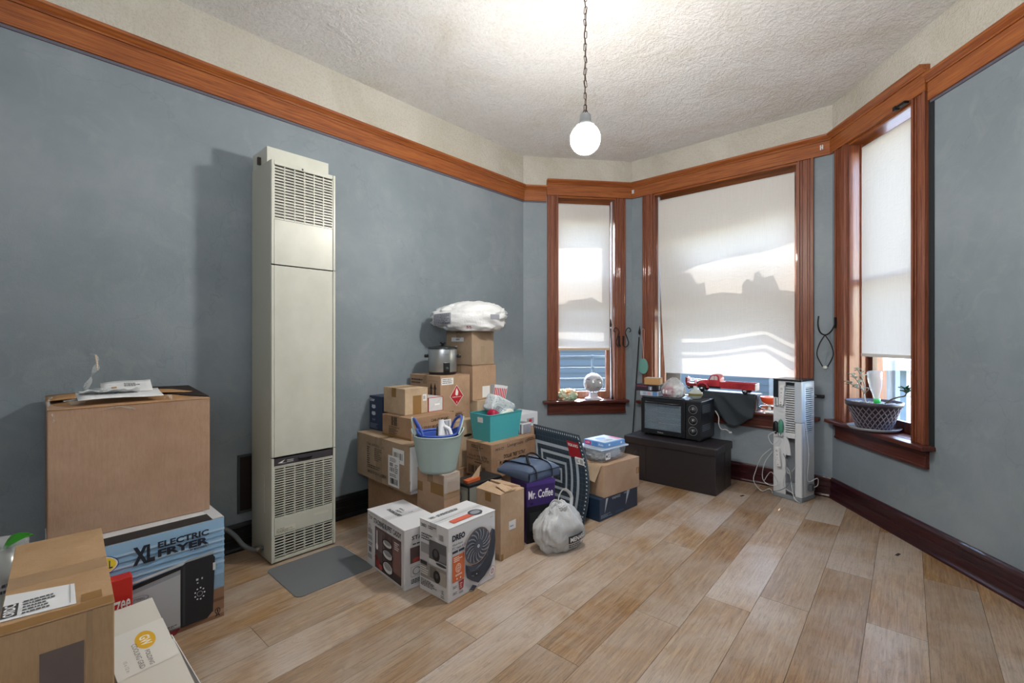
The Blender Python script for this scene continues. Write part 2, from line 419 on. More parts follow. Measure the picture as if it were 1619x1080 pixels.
# picture rails (trim_1 left wall, trim_2 short piece beside window_1, trim_3 right of window_3, trim_4/5 out of view)
tn = 1
for i, s0, s1, e0, e1 in ((0, 0, None, True, True), (1, 0, .225, True, False), (3, .915, None, False, True), (4, 0, None, True, True), (5, 0, None, True, True)):
    e, L, k0, k1 = WL[i]
    t = structure('trim_%d' % tn, None, e.location, e.rotation_euler.z); tn += 1
    rail_parts(t, L, k0, k1, s0, L if s1 is None else s1, e0, e1, RAIL0, RAIL1, WOOD_H)
    mb = MB(); profile_strip(mb, [(0, RAIL0 - .012), (.008, RAIL0 - .012), (.010, RAIL0), (0, RAIL0)], L, k0, k1, s0, L if s1 is None else s1, e0, e1)
    mb.obj('paint_edge', mat('dark_paint_edge', '#5d5a66', .6), t)

SHADE = mat('shade_fabric', '#cfcfcc', .9)
def shade_mat():
    m = SHADE; n, l, b = nodes_of(m)
    mp = mapping(m, (90, 90, 1.5)); a = noise_tex(m, mp, 4, 3); r = ramp(m, a.outputs['Fac'], [(.3, '#d6d5d1'), (.7, '#dddcd9')])
    l.new(r.outputs[0], b.inputs['Base Color'])
    tr = node(m, 'ShaderNodeBsdfTranslucent'); l.new(r.outputs[0], tr.inputs['Color'])
    mx = node(m, 'ShaderNodeMixShader'); mx.inputs[0].default_value = .112
    l.new(b.outputs[0], mx.inputs[1]); l.new(tr.outputs[0], mx.inputs[2]); l.new(mx.outputs[0], n['Material Output'].inputs['Surface'])
    wv = noise_tex(m, mapping(m, (1, 1, 2.2)), 17, 3, .55, 1.2); nb = bump(m, wv.outputs['Fac'], .30, .010); l.new(nb, tr.inputs['Normal'])
shade_mat()
GLASS = mat('window_glass', '#f2f7f8', .02, trans=1, alpha=.14, ior=1.1)
SASHW = mat('sash_white', '#c9cdd0', .45)
def window(n, i, c0, c1, h0, h1, he0, he1, st0, st1, sashmat):
    e, L, k0, k1 = WL[i]; o0, o1 = OPEN[i]
    w = structure('window_%d' % n, None, e.location, e.rotation_euler.z)
    for a, b in ((c0, o0), (o1, c1)):
        mb = MB(); mb.box((a, -.012, Z0), (b, 0, Z1)); wd = b - a
        for f0, f1, t in ((0, .14, .026), (.22, .30, .020), (.36, .62, .017), (.68, .76, .020), (.84, 1, .028)):
            mb.box((a + wd * f0, -t, Z0), (a + wd * f1, -.011, Z1))
        mb.obj('casing', WOOD_V, w, bevel=.002)
    rail_parts(w, L, k0, k1, h0, h1, he0, he1, Z1, 2.749, WOOD_H, .028, ('head_board', 'head_crown'))
    # jambs
    for a, b in ((o0 - .0, o0 + .014), (o1 - .014, o1)):
        mb = MB(); mb.box((a, -.0, Z0), (b, TH, Z1 + .0)); mb.obj('jamb', WOOD_V, w, bevel=.001)
    MB().box((o0 + .014, 0, Z1 - .014), (o1 - .014, TH, Z1)).obj('jamb_head', WOOD_H, w)
    for a, b in ((o0 + .014, o0 + .026), (o1 - .026, o1 - .014)):
        MB().box((a, .075, Z0), (b, .10, Z1 - .014)).obj('stop_bead', SASHW if n != 3 else WOOD_V, w)
    # stool and apron
    mb = MB(); mb.box((c0 - .045, -.075, Z0 - .026), (c1 + .045 if c1 + .045 < L - .03 else c1 + .02, 0, Z0)); mb.box((o0, 0, Z0 - .026), (o1, TH + .02, Z0))
    mb.obj('stool', WOOD_D, w, bevel=.006)
    mb = MB(); mb.box((c0, -.022, Z0 - .135), (c1, 0, Z0 - .026)); mb.box((c0, -.028, Z0 - .135), (c1, -.02, Z0 - .118)); mb.box((c0, -.034, Z0 - .05), (c1, -.02, Z0 - .027))
    mb.obj('apron', WOOD_D, w, bevel=.003)
    # sashes
    a, b = o0 + .014, o1 - .014; mid = 1.62
    for nm, y, z0, z1 in (('lower_sash', .125, Z0, mid + .02), ('upper_sash', .17, mid - .02, Z1 - .014)):
        f = .045; mb = MB()
        mb.box((a, y, z0), (a + f, y + .035, z1)); mb.box((b - f, y, z0), (b, y + .035, z1))
        mb.box((a + f, y, z0), (b - f, y + .035, z0 + (.07 if nm == 'lower_sash' else .035))); mb.box((a + f, y, z1 - .035), (b - f, y + .035, z1))
        s = mb.obj(nm, sashmat, w, bevel=.003)
        MB().box((a + f, y + .014, z0 + .06), (b - f, y + .018, z1 - .03)).obj('glass_pane', GLASS, s)
    return w
# dark painted strip between the plant window's casing and the wall
SASHB = wood('sash_wood', '#6e4634', '#8e5f48', '#a57a60', (40, 40, 4))
SASHD = wood('sash_dark_wood', '#2e1512', '#45241d', '#573227', (40, 40, 4), .35)
W1 = window(1, 1, .234, 1.027, .228, wall_geo(1)[2], False, True, 0, 0, SASHB)
W2 = window(2, 2, .124, 1.5446, 0, wall_geo(2)[2], True, True, 0, 0, SASHB)
W3 = window(3, 3, .065, .901, 0, .905, True, False, 0, 0, SASHD)

MB().box((.902, -.006, Z0 - .02), (.935, 0, RAIL0)).obj('dark_strip', mat('dark_strip', '#22282c', .5), W3)
def shade(i, a, b, ztop, zbot, label, wave=0, hem='#c9b093'):
    e, L, k0, k1 = WL[i]; y = .055
    t = thing('roller_shade', label, 'roller shade', e.location, e.rotation_euler.z, 'roller shades in the bay windows')
    MB().sweep([(a, y + .012, ztop), (b, y + .012, ztop)], .013, 14).obj('roller_tube', SASHW, t)
    mb = MB()
    def f(s, q):
        z = ztop + (zbot - ztop) * q; x = a + (b - a) * s + wave * .05 * q * q * (1 - s) * 1.2
        yy = y + wave * q * (.010 * sin(s * 9 + 1) * (1 - s) + .016 * math.exp(-((s - .09 - .03 * q) / .03) ** 2)) + .0012 * sin(z * 21 + s * 3)
        return (x, yy, z)
    mb.grid(f, 60 if wave else 12, 30); mb.obj('fabric', SHADE, t)
    if hem: MB().box((a + wave * .06, y - .006, zbot - .012), (b, y + .006, zbot + .010)).obj('hem_bar', mat('hem_' + hem.strip('#'), hem, .6), t, bevel=.002)
    return t
o = OPEN[1]; shade(1, o[0] + .022, o[1] - .05, 2.535, 1.10, 'pale roller shade in the narrow window beside the long left wall')
o = OPEN[2]; shade(2, o[0] + .03, o[1] - .034, 2.535, .875, 'widest pale shade with a rippled side above the red toy truck', 1, None)
o = OPEN[3]; shade(3, o[0] + .06, o[1] + -.03, 2.54, 1.09, 'plain white shade above the potted plant on its sill', 0, '#c4c2be')
# ------------------------------------------------------------------ pendant lamp
px, py, pz = .366, 2.30, 2.198
lamp = thing('pendant_lamp', 'round white glowing globe lamp hanging on a brown chain from the ceiling', 'lamp', (px, py, pz))
GLOBE = mat('lit_globe', '#fffaf2', .3, emit=238)
MB().lathe([(0.001, -.0745)] + [(.0745 * cos(a), .0745 * sin(a)) for a in [(-80 + 10 * k) * pi / 180 for k in range(1, 15)]] + [(.035, .066)], 36).obj('globe', GLOBE, lamp)
MB().lathe([(.046, .056), (.047, .066), (.036, .078), (.029, .084), (.027, .118), (.022, .124), (.004, .126)], 28).obj('fitter_cap', mat('grey_fitter', '#8b8f92', .5, .3), lamp)
BR = mat('aged_brass', '#4a3a2e', .45, .7)
ring = [(.011 * cos(a), 0, .011 * sin(a)) for a in [2 * pi * k / 14 for k in range(14)]]
MB().sweep(ring, .0022, 6, closed=True).obj('ring', BR, lamp, (0, 0, .134))
lk = []
for k in range(16):
    a = 2 * pi * k / 16; lk.append((.0065 * cos(a), 0, (.0115 if sin(a) >= 0 else -.0115) + .0065 * sin(a)))
link_me = None; z = .155; k = 0
while pz + z < H - .02:
    if link_me is None:
        o = MB().sweep(lk, .0019, 6, closed=True).obj('chain_link', BR, lamp); link_me = o.data
    else:
        o = bpy.data.objects.new('chain_link', link_me); COL.objects.link(o); o.parent = lamp
    o.location = (.0012 * sin(k * 1.7), 0, z); o.rotation_euler = (.12 * sin(k * 2.1), .15 * sin(k * 1.3), (pi / 2 if k % 2 else 0) + .35 * sin(k)); z += .0305; k += 1
MB().sweep([(.004 * sin(q * .9), .004 * cos(q * .7), .12 + q * (H - pz - .13) / 20) for q in range(21)], .0018, 6).obj('lamp_wire', mat('brown_wire', '#3b2b20', .6), lamp)
MB().lathe([(.055, H - pz - .02), (.06, H - pz - .004)], 24).obj('ceiling_canopy', BR, lamp)

# ------------------------------------------------------------------ wall heater
CREAM = mat('cream_enamel', '#c3c4b7', .35); n_, l_, b_ = nodes_of(CREAM)
mpc = mapping(CREAM, (1, 1, .8)); ac = noise_tex(CREAM, mpc, 6, 5, .6); rc = ramp(CREAM, ac.outputs['Fac'], [(.35, '#b9bbb0'), (.7, '#c5c7bd')]); l_.new(rc.outputs[0], b_.inputs['Base Color'])
DARKIN = mat('heater_inside', '#23262a', .8)
hw, hd = .354, .285
ho = uv(.944, -2.579)
ht = thing('wall_heater', 'tall cream metal wall furnace with louvred grilles standing against the slate wall', 'heater', (ho.x, ho.y, 0), AU)
HT = 2.153
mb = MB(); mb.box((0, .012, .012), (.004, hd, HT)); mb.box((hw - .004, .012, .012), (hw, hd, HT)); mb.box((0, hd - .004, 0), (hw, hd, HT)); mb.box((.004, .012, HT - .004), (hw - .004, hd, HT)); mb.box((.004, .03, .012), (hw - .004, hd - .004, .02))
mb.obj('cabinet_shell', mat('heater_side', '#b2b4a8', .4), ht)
mb = MB(); mb.box((0, -.004, .01), (.014, .012, .563)); mb.box((hw - .014, -.004, .01), (hw, .012, .563))
mb.box((0, -.004, .569), (.014, .012, 1.593)); mb.box((hw - .014, -.004, .569), (hw, .012, 1.593)); mb.box((0, -.004, 1.599), (.014, .012, HT)); mb.box((hw - .014, -.004, 1.599), (hw, .012, HT))
mb.obj('edge_trim', CREAM, ht, bevel=.003)
X0, X1 = .016, hw - .016
MB().box((X0, 0, .569), (X1, .012, 1.593)).obj('middle_panel', CREAM, ht, bevel=.002)
MB().box((X0, 0, 1.599), (X1, .012, 1.838)).obj('upper_panel', CREAM, ht, bevel=.001); MB().box((X0, 0, 2.130), (X1, .012, HT)).obj('top_panel', CREAM, ht, bevel=.001)
MB().box((X0, 0, .01), (X1, .012, .026)).obj('bottom_panel', CREAM, ht, bevel=.001); MB().box((X0, 0, .150), (X1, .012, .244)).obj('lower_panel', CREAM, ht, bevel=.001)
MB().box((.006, .05, .02), (hw - .006, .055, 2.14)).obj('dark_interior', DARKIN, ht)
def grille(z0, z1, rows, tilt=.012):
    xs = [X0 + (X1 - X0) * k / 6 for k in range(7)]
    for k, x in enumerate(xs):
        MB().box((x - .0025, .001, z0), (x + .0025, .014, z1)).obj('grille_bar', CREAM, ht)
    dz = (z1 - z0) / rows
    for k in range(rows):
        z = z0 + dz * k
        f, g = (.0, .5) if z0 > 1.5 else (.42, .05)
        vs = [(X0, .002, z + dz * f), (X1, .002, z + dz * f), (X1, .012, z + dz * g), (X0, .012, z + dz * g)]
        q = [(a, b, c + dz * (.35 if z0 > 1.5 else .45)) for a, b, c in vs]
        MB().add(vs + q, [(0, 3, 2, 1), (4, 5, 6, 7), (0, 1, 5, 4), (1, 2, 6, 5), (2, 3, 7, 6), (3, 0, 4, 7)]).obj('louvre_slat', CREAM, ht)
grille(1.840, 2.128, 18); grille(.246, .515, 21); grille(.028, .148, 8)
mb = MB(); mb.box((X0, -.001, .522), (X1, .012, .560)); mb.obj('control_strip', mat('strip_dark', '#3d3a40', .4), ht)
MB().box((X0, 0, .515), (X1, .012, .522)).obj('strip_ledge', CREAM, ht)
MB().box((.14, -.012, .537), (.215, -.001, .548)).obj('strip_handle', mat('black_plastic', '#1c1d20', .35), ht, bevel=.003)
FF = lambda s, t, h: (X0 + s, -.001 - h, .522 + t)
prints(ht, FF, X1 - X0, .038, [('p', '#d8d8d4', [(.05, .35), (.17, .75), (.12, .35), (.21, .2)]), ('lines', '#b8b8b4', .2, .25, .34, .7, 2)], 'strip_emblem')
FF = lambda s, t, h: (X0 + s, -h, .150 + t)
prints(ht, FF, X1 - X0, .094, [('r', '#c9c9ba', .02, .08, .34, .42), ('t', '#55554e', 'CAUTION:', .03, .3, .16, .38), ('lines', '#77776e', .03, .1, .33, .28, 3), ('r', '#c9c9ba', .66, .55, .92, .68)], 'caution_label')
MB().lathe([(.005, 0), (.006, .002), (.003, .006)], 10, M=Matrix.Translation((.165, 0, 2.14)) @ Matrix.Rotation(pi / 2, 4, 'X')).obj('screw', mat('screw_metal', '#77787a', .3, .9), ht)
mb = MB(); mb.box((.006, .075, HT), (hw - .004, .079, HT + .092)); mb.box((.006, .079, HT), (.010, hd, HT + .092)); mb.box((hw - .008, .079, HT), (hw - .004, hd, HT + .092)); mb.box((.006, .079, HT + .088), (hw - .004, hd, HT + .092))
mb.obj('vent_header', CREAM, ht, bevel=.002)
MB().box((-.010, .16, HT + .01), (.006, .175, HT + .05)).obj('header_latch', mat('latch_dark', '#3a332c', .5, .5), ht)
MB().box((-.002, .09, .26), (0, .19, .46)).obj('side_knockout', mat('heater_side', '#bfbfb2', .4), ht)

# floor plate
po = uv(.905, -2.162)
pl = MB()
w_, d_ = .40, .38; r_ = .03; poly = []
for cx, cy, a0 in ((w_ - r_, r_, -90), (w_ - r_, d_ - r_, 0), (r_, d_ - r_, 90), (r_, r_, 180)):
    for k in range(6): a = radians(a0 + 18 * k); poly.append((cx + r_ * cos(a), cy + r_ * sin(a)))
plate = MB().prism(poly, .0005, .004).obj('floor_plate', mat('grey_vinyl_plate', '#70757a', .22, .2), None, (po.x, po.y, 0), (0, 0, AU))
tag(plate, 'flat grey sheet lying on the planks in front of the heater', 'floor plate')
# dark return-air panel on the wall
vo = uv(.885, -2.918)
vt = thing('wall_vent', 'dark rectangular vent panel low on the wall left of the heater', 'vent', (vo.x, vo.y, .205), AU)
mb = MB(); mb.box((0, -.010, 0), (.30, 0, .012)); mb.box((0, -.010, .320), (.30, 0, .332)); mb.box((0, -.010, .012), (.012, 0, .32)); mb.box((.288, -.010, .012), (.30, 0, .32)); mb.obj('vent_frame', mat('vent_frame', '#3e464b', .5), vt)
MB().box((.012, -.004, .012), (.288, 0, .32)).obj('vent_panel', mat('vent_dark_wood', '#1d1512', .6), vt)
# flexible gas hose
hz = [uv(.70, -2.88, .17), uv(.74, -2.84, .185), uv(.79, -2.80, .18), uv(.83, -2.77, .14), uv(.86, -2.74, .09), uv(.90, -2.70, .062), uv(.944, -2.69, .062)]
def smooth(p, n=6):
    out = []
    for i in range(len(p) - 1):
        p0 = p[max(i - 1, 0)]; p1 = p[i]; p2 = p[i + 1]; p3 = p[min(i + 2, len(p) - 1)]
        for k in range(n):
            t = k / n; out.append(.5 * ((2 * p1) + (p2 - p0) * t + (2 * p0 - 5 * p1 + 4 * p2 - p3) * t * t + (3 * p1 - p0 - 3 * p2 + p3) * t ** 3))
    out.append(p[-1]); return out
sp = smooth([Vector(p) for p in hz], 14)
hose = thing('gas_hose', 'grey corrugated flexible hose running from the wall into the heater side', 'hose', hz[0])
MB().sweep([p - Vector(hz[0]) for p in sp], [.011 + (.0022 if k % 2 else 0) for k in range(len(sp))], 10).obj('hose_tube', mat('grey_hose', '#5d6266', .45), hose)
MB().lathe([(.014, -.02), (.017, -.012), (.017, .006), (.012, .012)], 6, M=Matrix.Translation(sp[-9] - Vector(hz[0])) @ Matrix.Rotation(pi / 2, 4, 'Y')).obj('hose_nut', mat('brass_nut', '#8b8378', .35, .8), hose)

# ------------------------------------------------------------------ cartons
def face_fn(Lx, Ly, h, side):
    if side == 'R': return (lambda s, t, q: (s, -q, t)), Lx, h
    if side == 'L': return (lambda s, t, q: (-q, Ly - s, t)), Ly, h
    if side == 'T': return (lambda s, t, q: (s, t, h + q)), Lx, Ly      # s along the right face, t away from it
    if side == 'U': return (lambda s, t, q: (t, Ly - s, h + q)), Ly, Lx  # read from the left face
def carton(name, label, N, deg, Lx, Ly, z0, h, m=None, cat='box', group=None, tape='x', R=None, L=None, T=None, U=None, flaps=True, open_=False, tilt=None, rb=.004, tapem=None):
    m = m or KRAFT
    t = thing(name, label, cat, (N[0], N[1], z0), deg if abs(deg) < 4 else radians(deg), group)
    if tilt: t.rotation_euler = tilt
    ft = .004 if flaps else 0
    mb = MB(); nx = max(2, int(Lx / .06)); nz = max(2, int(h / .06)); ny = max(2, int(Ly / .06))
    sd = hash(label) % 97
    # faces of the body bulge slightly like thin board does
    def P(x, y, z):
        bx = sin(pi * x / Lx); by = sin(pi * y / Ly); bz = sin(pi * z / h)
        dy = .003 * bx * bz * (1 if y < Ly / 2 else -1) * (1 if y in (0, Ly) else 0)
        dx = .003 * by * bz * (1 if x < Lx / 2 else -1) * (1 if x in (0, Lx) else 0)
        return (x + dx * -.0, y + dy * -.0, z)
    mb.box((0, 0, 0), (Lx, Ly, h - ft)); b = mb.obj('carton_body', m, t, bevel=rb)
    if flaps:
        alongx = tape == 'x'; g = .0012; e = .001
        for k in (0, 1):
            if alongx: a, c = ((-e, -e), (Lx + e, Ly / 2 - g)) if k == 0 else ((-e, Ly / 2 + g), (Lx + e, Ly + e))
            else: a, c = ((-e, -e), (Lx / 2 - g, Ly + e)) if k == 0 else ((Lx / 2 + g, -e), (Lx + e, Ly + e))
            MB().box((a[0], a[1], h - ft), (c[0], c[1], h)).obj('flap', m, t, bevel=.0015)
        tw = .025; tm = tapem or TAPE_C
        mb = MB()
        if alongx:
            mb.box((-.0016, Ly / 2 - tw, h), (Lx + .0016, Ly / 2 + tw, h + .0004)); mb.box((-.0016, Ly / 2 - tw, h - .06), (-.0012, Ly / 2 + tw, h)); mb.box((Lx + .0012, Ly / 2 - tw, h - .06), (Lx + .0016, Ly / 2 + tw, h))
        else:
            mb.box((Lx / 2 - tw, -.0016, h), (Lx / 2 + tw, Ly + .0016, h + .0004)); mb.box((Lx / 2 - tw, -.0016, h - .06), (Lx / 2 + tw, -.0012, h))
        if tape in 'xy': mb.obj('tape', tm, t)
    for side, items in (('R', R), ('L', L), ('T', T), ('U', U)):
        if items:
            F, W_, H_ = face_fn(Lx, Ly, h, side)
            off = .0018 if side in 'TU' and flaps else (.0008)
            prints(t, (lambda F: lambda s, t_, q: F(s, t_, q + off))(F), W_, H_, items, {'R': 'front_print', 'L': 'side_print', 'T': 'top_print', 'U': 'top_print'}[side])
    return t
TAPE_W = mat('sealing_tape', '#cfd0d2', .2, alpha=.12, spec=.8)
K = '#33271d'; W = '#dfe0e2'; TP = '#96703f'
# -- left foreground
f0 = Vector((-1.251, 2.0)) - Vector((UX, UY)) * .53
FB, FK, FS = '#7ba6cc', '#1d2229', '#a9adb2'
def fryer_items():
    it = [('r', '#8fb4d3', 0, .42, 1, 1), ('r', '#7f9db8', 0, .30, 1, .44), ('r', '#8a6a55', 0, 0, 1, .30), ('r', '#6f5040', 0, .17, 1, .20), ('r', '#a58873', 0, .04, 1, .08)]
    for k in range(16):
        y = .32 + .018 * (k % 9); x = (k * .137) % .8; it.append(('r', '#6f97b8' if k % 2 else '#9cbfd9', x, y, x + .2, y + .006))
    for k in range(8): it.append(('r', '#a7c6de' if k % 2 else '#86aed0', 0, .5 + k * .055, 1, .52 + k * .055))
    it += [('e', '#1f4a86', .30, .84, .135, .100), ('e', '#e8e6df', .30, .84, .130, .094), ('e', '#e3cf35', .30, .84, .122, .086), ('t', '#1c2c50', 'BUTTERBALL', .20, .805, .405, .875, .02)]
    it += [('t', '#1b2330', 'XL', .50, .765, .61, .93, .05), ('t', '#1b2330', 'ELECTRIC', .625, .868, .905, .928, .035), ('t', '#1b2330', 'FRYER', .625, .785, .905, .855, .045), ('t', '#1b2330', 'BY MASTERBUILT', .80, .758, .905, .777)]
    it += [('lines', '#33475c', .03, .86, .28, .95, 3)]
    pic0 = len(it)
    # pictured fryer
    it += [('p', '#8d9298', [(.345, .14), (.345, .54), (.37, .565), (.70, .60), (.70, .14)]), ('p', FS, [(.355, .15), (.355, .50), (.695, .55), (.695, .15)]), ('p', '#17191d', [(.34, .53), (.70, .585), (.70, .61), (.36, .565)]),
           ('p', '#c6cace', [(.34, .575), (.40, .60), (.74, .64), (.70, .615)]), ('p', '#202329', [(.685, .13), (.685, .60), (.72, .625), (.90, .63), (.915, .60), (.90, .17), (.86, .13)]),
           ('p', '#33373e', [(.70, .14), (.70, .60), (.715, .605), (.715, .14)]), ('p', '#9aa0a6', [(.70, .625), (.73, .645), (.91, .655), (.90, .635)]),
           ('r', '#c9ccd0', .90, .50, .918, .56), ('ring', '#7d8288', .43, .46, .055, .03, .12), ('t', '#4a4f55', 'BUTTERBALL', .39, .452, .47, .470)]
    for k in range(9):
        a = 2 * pi * k / 9; it.append(('e', '#e3e5e8', .81 + .032 * cos(a), .35 + .045 * sin(a), .005, .007))
    it += [('ring', '#b9bcc1', .81, .35, .017, .025, .15), ('r', '#c3c6ca', .785, .46, .80, .475), ('r', '#c3c6ca', .82, .46, .83, .475), ('r', '#c3c6ca', .79, .435, .80, .445)]
    def mp_(q):
        X = lambda x: .46 + (x - .355) * .86
        Y = lambda y: .05 + (y - .13) * 1.23
        k = q[0]
        if k == 'p': return (k, q[1], [(X(a), Y(b)) for a, b in q[2]])
        if k == 'r': return (k, q[1], X(q[2]), Y(q[3]), X(q[4]), Y(q[5]))
        if k == 't': return (k, q[1], q[2], X(q[3]), Y(q[4]), X(q[5]), Y(q[6])) + q[7:]
        return (k, q[1], X(q[2]), Y(q[3])) + q[4:]
    it[pic0:] = [mp_(q) for q in it[pic0:]]
    it += [('p', '#7d2f36', [(.60, .0), (.58, .05), (.74, .06), (.72, .01)]), ('ring', '#3a2a26', .955, .09, .017, .03, .3), ('t', '#3a2a26', '1', .950, .075, .960, .105, .03), ('p', '#3a2a26', [(.94, .03), (.948, .07), (.955, .05), (.962, .07), (.97, .03), (.955, .045)]),
           ('lines', '#2b2b2b', .62, .085, .74, .11, 2)]
    g = lambda s: max(0, 1 - (1 - s) * .62 / .53); k_ = .62 / .53; out = []
    for q in it:
        if q[0] == 'p': q = (q[0], q[1], [(g(a), b) for a, b in q[2]])
        elif q[0] in ('r', 'lines'): q = (q[0], q[1], g(q[2]), q[3], g(q[4]), q[5]) + q[6:]
        elif q[0] == 't': q = (q[0], q[1], q[2], g(q[3]), q[4], g(q[5]), q[6]) + q[7:]
        elif q[0] in ('e', 'ring'): q = (q[0], q[1], g(q[2]), q[3], q[4] * k_, q[5]) + q[6:]
        out.append(q)
    return out
fry = carton('fryer_box', 'blue printed carton of an electric fryer under the big brown carton', f0, AU, .53, .40, 0, .427, CARDW, tape='x', R=fryer_items(), T=[('r', '#20262c', .0, .0, .92, .22), ('r', '#c3c7cb', .92, .0, 1, 1)])
big = carton('large_carton', 'largest plain brown carton with torn tape and slips on top, on the blue fryer box', (-1.728, 1.711), 46, .519, .45, .428, .508, cardboard('big_kraft', '#ab8d77', '#9f816b', '#b49882'), tape='x', flaps=False)
bm_ = cardboard('big_kraft_top', '#b48c63', '#a47b53', '#bd9970')
# its sagging top flaps
mb = MB(); mb.grid(lambda s, q: (s * .519, q * .235 - .002, .505 + .012 * sin(pi * s) * q + .0 * s), 12, 4); mb.obj('flap', bm_, big, solid=.004)
mb = MB(); mb.grid(lambda s, q: (s * .519, .215 + q * .235, .520 + .035 * q * (.4 + .6 * s) * 0 + .010 * sin(pi * s * 1.1)), 12, 4); mb.obj('flap', bm_, big, solid=.004)
MB().hexa([(.36, .30, .512), (.519, .02, .510), (.521, .44, .515), (.33, .44, .520)], [(.36, .30, .516), (.519, .02, .513), (.523, .44, .532), (.33, .44, .536)]).obj('raised_flap', mat('dark_flap_inside', '#2b211b', .8), big)
CLR = mat('clear_film', '#dfe3e4', .12, alpha=.30, spec=.9)
def film(parent, name, pts, w, m=CLR, seed=1):
    mb = MB(); r = random.Random(seed); P = smooth([Vector(p) for p in pts], 5); vs = []
    for k, p in enumerate(P):
        a = k * .55 + seed; d = Vector((cos(a), sin(a), .3 * sin(a * 2))) * (w * (.6 + .4 * r.random()))
        vs += [p - d, p + d * .2 + Vector((0, 0, w * .3)), p + d]
    mb.add(vs, [f for k in range(len(P) - 1) for f in ((3 * k, 3 * k + 1, 3 * k + 4, 3 * k + 3), (3 * k + 1, 3 * k + 2, 3 * k + 5, 3 * k + 4))], 0, False); return mb.obj(name, m, parent)
film(big, 'loose_tape', [(.10, .10, .51), (.11, .13, .56), (.13, .16, .61), (.15, .165, .66), (.145, .17, .70), (.14, .17, .71)], .014, seed=2)
film(big, 'loose_tape', [(.06, .10, .515), (.10, .12, .54), (.16, .12, .56), (.2, .12, .53)], .03, seed=5)
film(big, 'loose_tape', [(.02, -.004, .46), (.005, .005, .50), (.0, .02, .53), (.01, .03, .55)], .012, seed=7)
film(big, 'loose_tape', [(.16, -.006, .49), (.2, -.004, .50), (.24, -.008, .49), (.26, -.006, .48)], .008, seed=8)
film(big, 'loose_tape', [(.35, .02, .515), (.37, .01, .53), (.38, -.006, .51)], .01, seed=9)
MB().sweep([(.152, .166, .64), (.150, .168, .68), (.146, .170, .705)], [.003, .005, .004], 6, flat=.4).obj('paper_shred', mat('shred', '#c9b39a', .8), big)
PAPER = mat('white_paper', '#dfe2e4', .6)
def paper(name, label, loc, rot, w, h, items, curl=.006, grp=None, m=PAPER):
    t = thing(name, label, 'paper', loc, 0, grp); t.rotation_euler = rot
    mb = MB(); mb.grid(lambda s, q: (s * w, q * h, curl * (sin(s * 5) + cos(q * 4)) * .5), 8, 5); mb.obj('sheet', m, t, solid=.0006)
    if items: prints(t, lambda s, q, e: (s, q, curl * (sin(s / w * 5) + cos(q / h * 4)) * .5 + .001 + e), w, h, items)
    return t
aB = radians(46)
def onbig(x, y, z): return Vector((-1.728 + x * cos(aB) - y * sin(aB), 1.711 + x * sin(aB) + y * cos(aB), .433 + z))
paper('packing_slip', 'white sheet lying flat beneath the crumpled slip on the large carton', onbig(.085, .02, .524), (0.22, 0, aB + .02), .27, .13, [('lines', '#8c8c8c', .2, .5, .9, .9, 3)])
paper('shipping_slip', 'white slip with handwriting, farthest back on the large carton', onbig(.16, .12, .534), (.42, -.05, aB - .06), .17, .11, [('lines', '#555555', .45, .45, .85, .8, 3), ('r', '#b98d5c', .2, .35, .3, .5)])
t = thing('crumpled_label', 'crumpled white adhesive label with a barcode on the large carton', 'paper', onbig(.09, .06, .542), aB)
mb = MB(); mb.grid(lambda s, q: (s * .19, q * .07 + .01 * sin(s * 8), .014 * noise.noise(Vector((s * 6, q * 4, 1.3))) + .016 * (1 - q)), 14, 6); mb.obj('label_sheet', PAPER, t, solid=.0008)
prints(t, lambda s, q, e: (s, q - .002, .034 + e), .19, .03, [('bars', '#222222', .35, .1, .55, .5, 8), ('lines', '#444444', .6, .1, .95, .4, 2)])

fg = carton('taped_carton', 'tall narrow brown carton with a white shipping label on top, in the bottom left corner', (-1.033, .921), 44.1, .18, .54, 0, .60, cardboard('fg_kraft', '#ad8e6c', '#9d7e5c', '#b99b7a'), tape='x', flaps=False, rb=.003)
# sealed lid: two flaps along its depth, the near one turned slightly up
MB().box((-.001, -.001, .600), (.181, .30, .604)).obj('flap', cardboard('fg_kraft', '#ad8e6c', '#9d7e5c', '#b99b7a'), fg, bevel=.0015)
MB().hexa([(-.001, .302, .600), (.181, .302, .600), (.181, .541, .600), (-.001, .541, .600)], [(-.001, .302, .604), (.181, .302, .604), (.181, .541, .612), (-.001, .541, .612)]).obj('flap', cardboard('fg_kraft', '#ad8e6c', '#9d7e5c', '#b99b7a'), fg, bevel=.0015)
prints(fg, lambda s, q, e: (s, q, .6045 + e), .18, .54, [('r', TAPE_C, 0, .42, 1, .56), ('r', TAPE, 0, .0, 1, .07), ('r', TAPE, .70, .08, .9, .16), ('r', TAPE, .42, .96, .7, .998)], 'tape_strip')
LBF = lambda s, q, e: (s, q, .6062 + e)
mb = MB(); mb.add([(-.05, .06, .6055), (.118, .045, .6055), (.116, .165, .6055), (-.05, .20, .6055)], [(0, 1, 2, 3)])
mb.v = [(max(v[0], .001), v[1], v[2]) for v in mb.v]; mb.obj('shipping_label', mat('label_white', '#dcdee0', .4), fg)
prints(fg, LBF, .18, .54, [('r', '#3a3a3c', .005, .13, .14, .25), ('t', '#dfe0e2', 'ORDC', .02, .135, .12, .245, .03, 1), ('lines', '#55565a', .18, .12, .5, .26, 5), ('l', '#55565a', [(.60, .10), (.60, .30)], .001)], 'label_print')
prints(fg, lambda s, q, e: (s, -e - .001, q), .18, .60, [('r', mat('dull_tape', '#6f6462', .25, alpha=.9), .34, .62, .72, .90), ('r', TAPE_C, .74, .0, .80, 1)], 'front_tape')

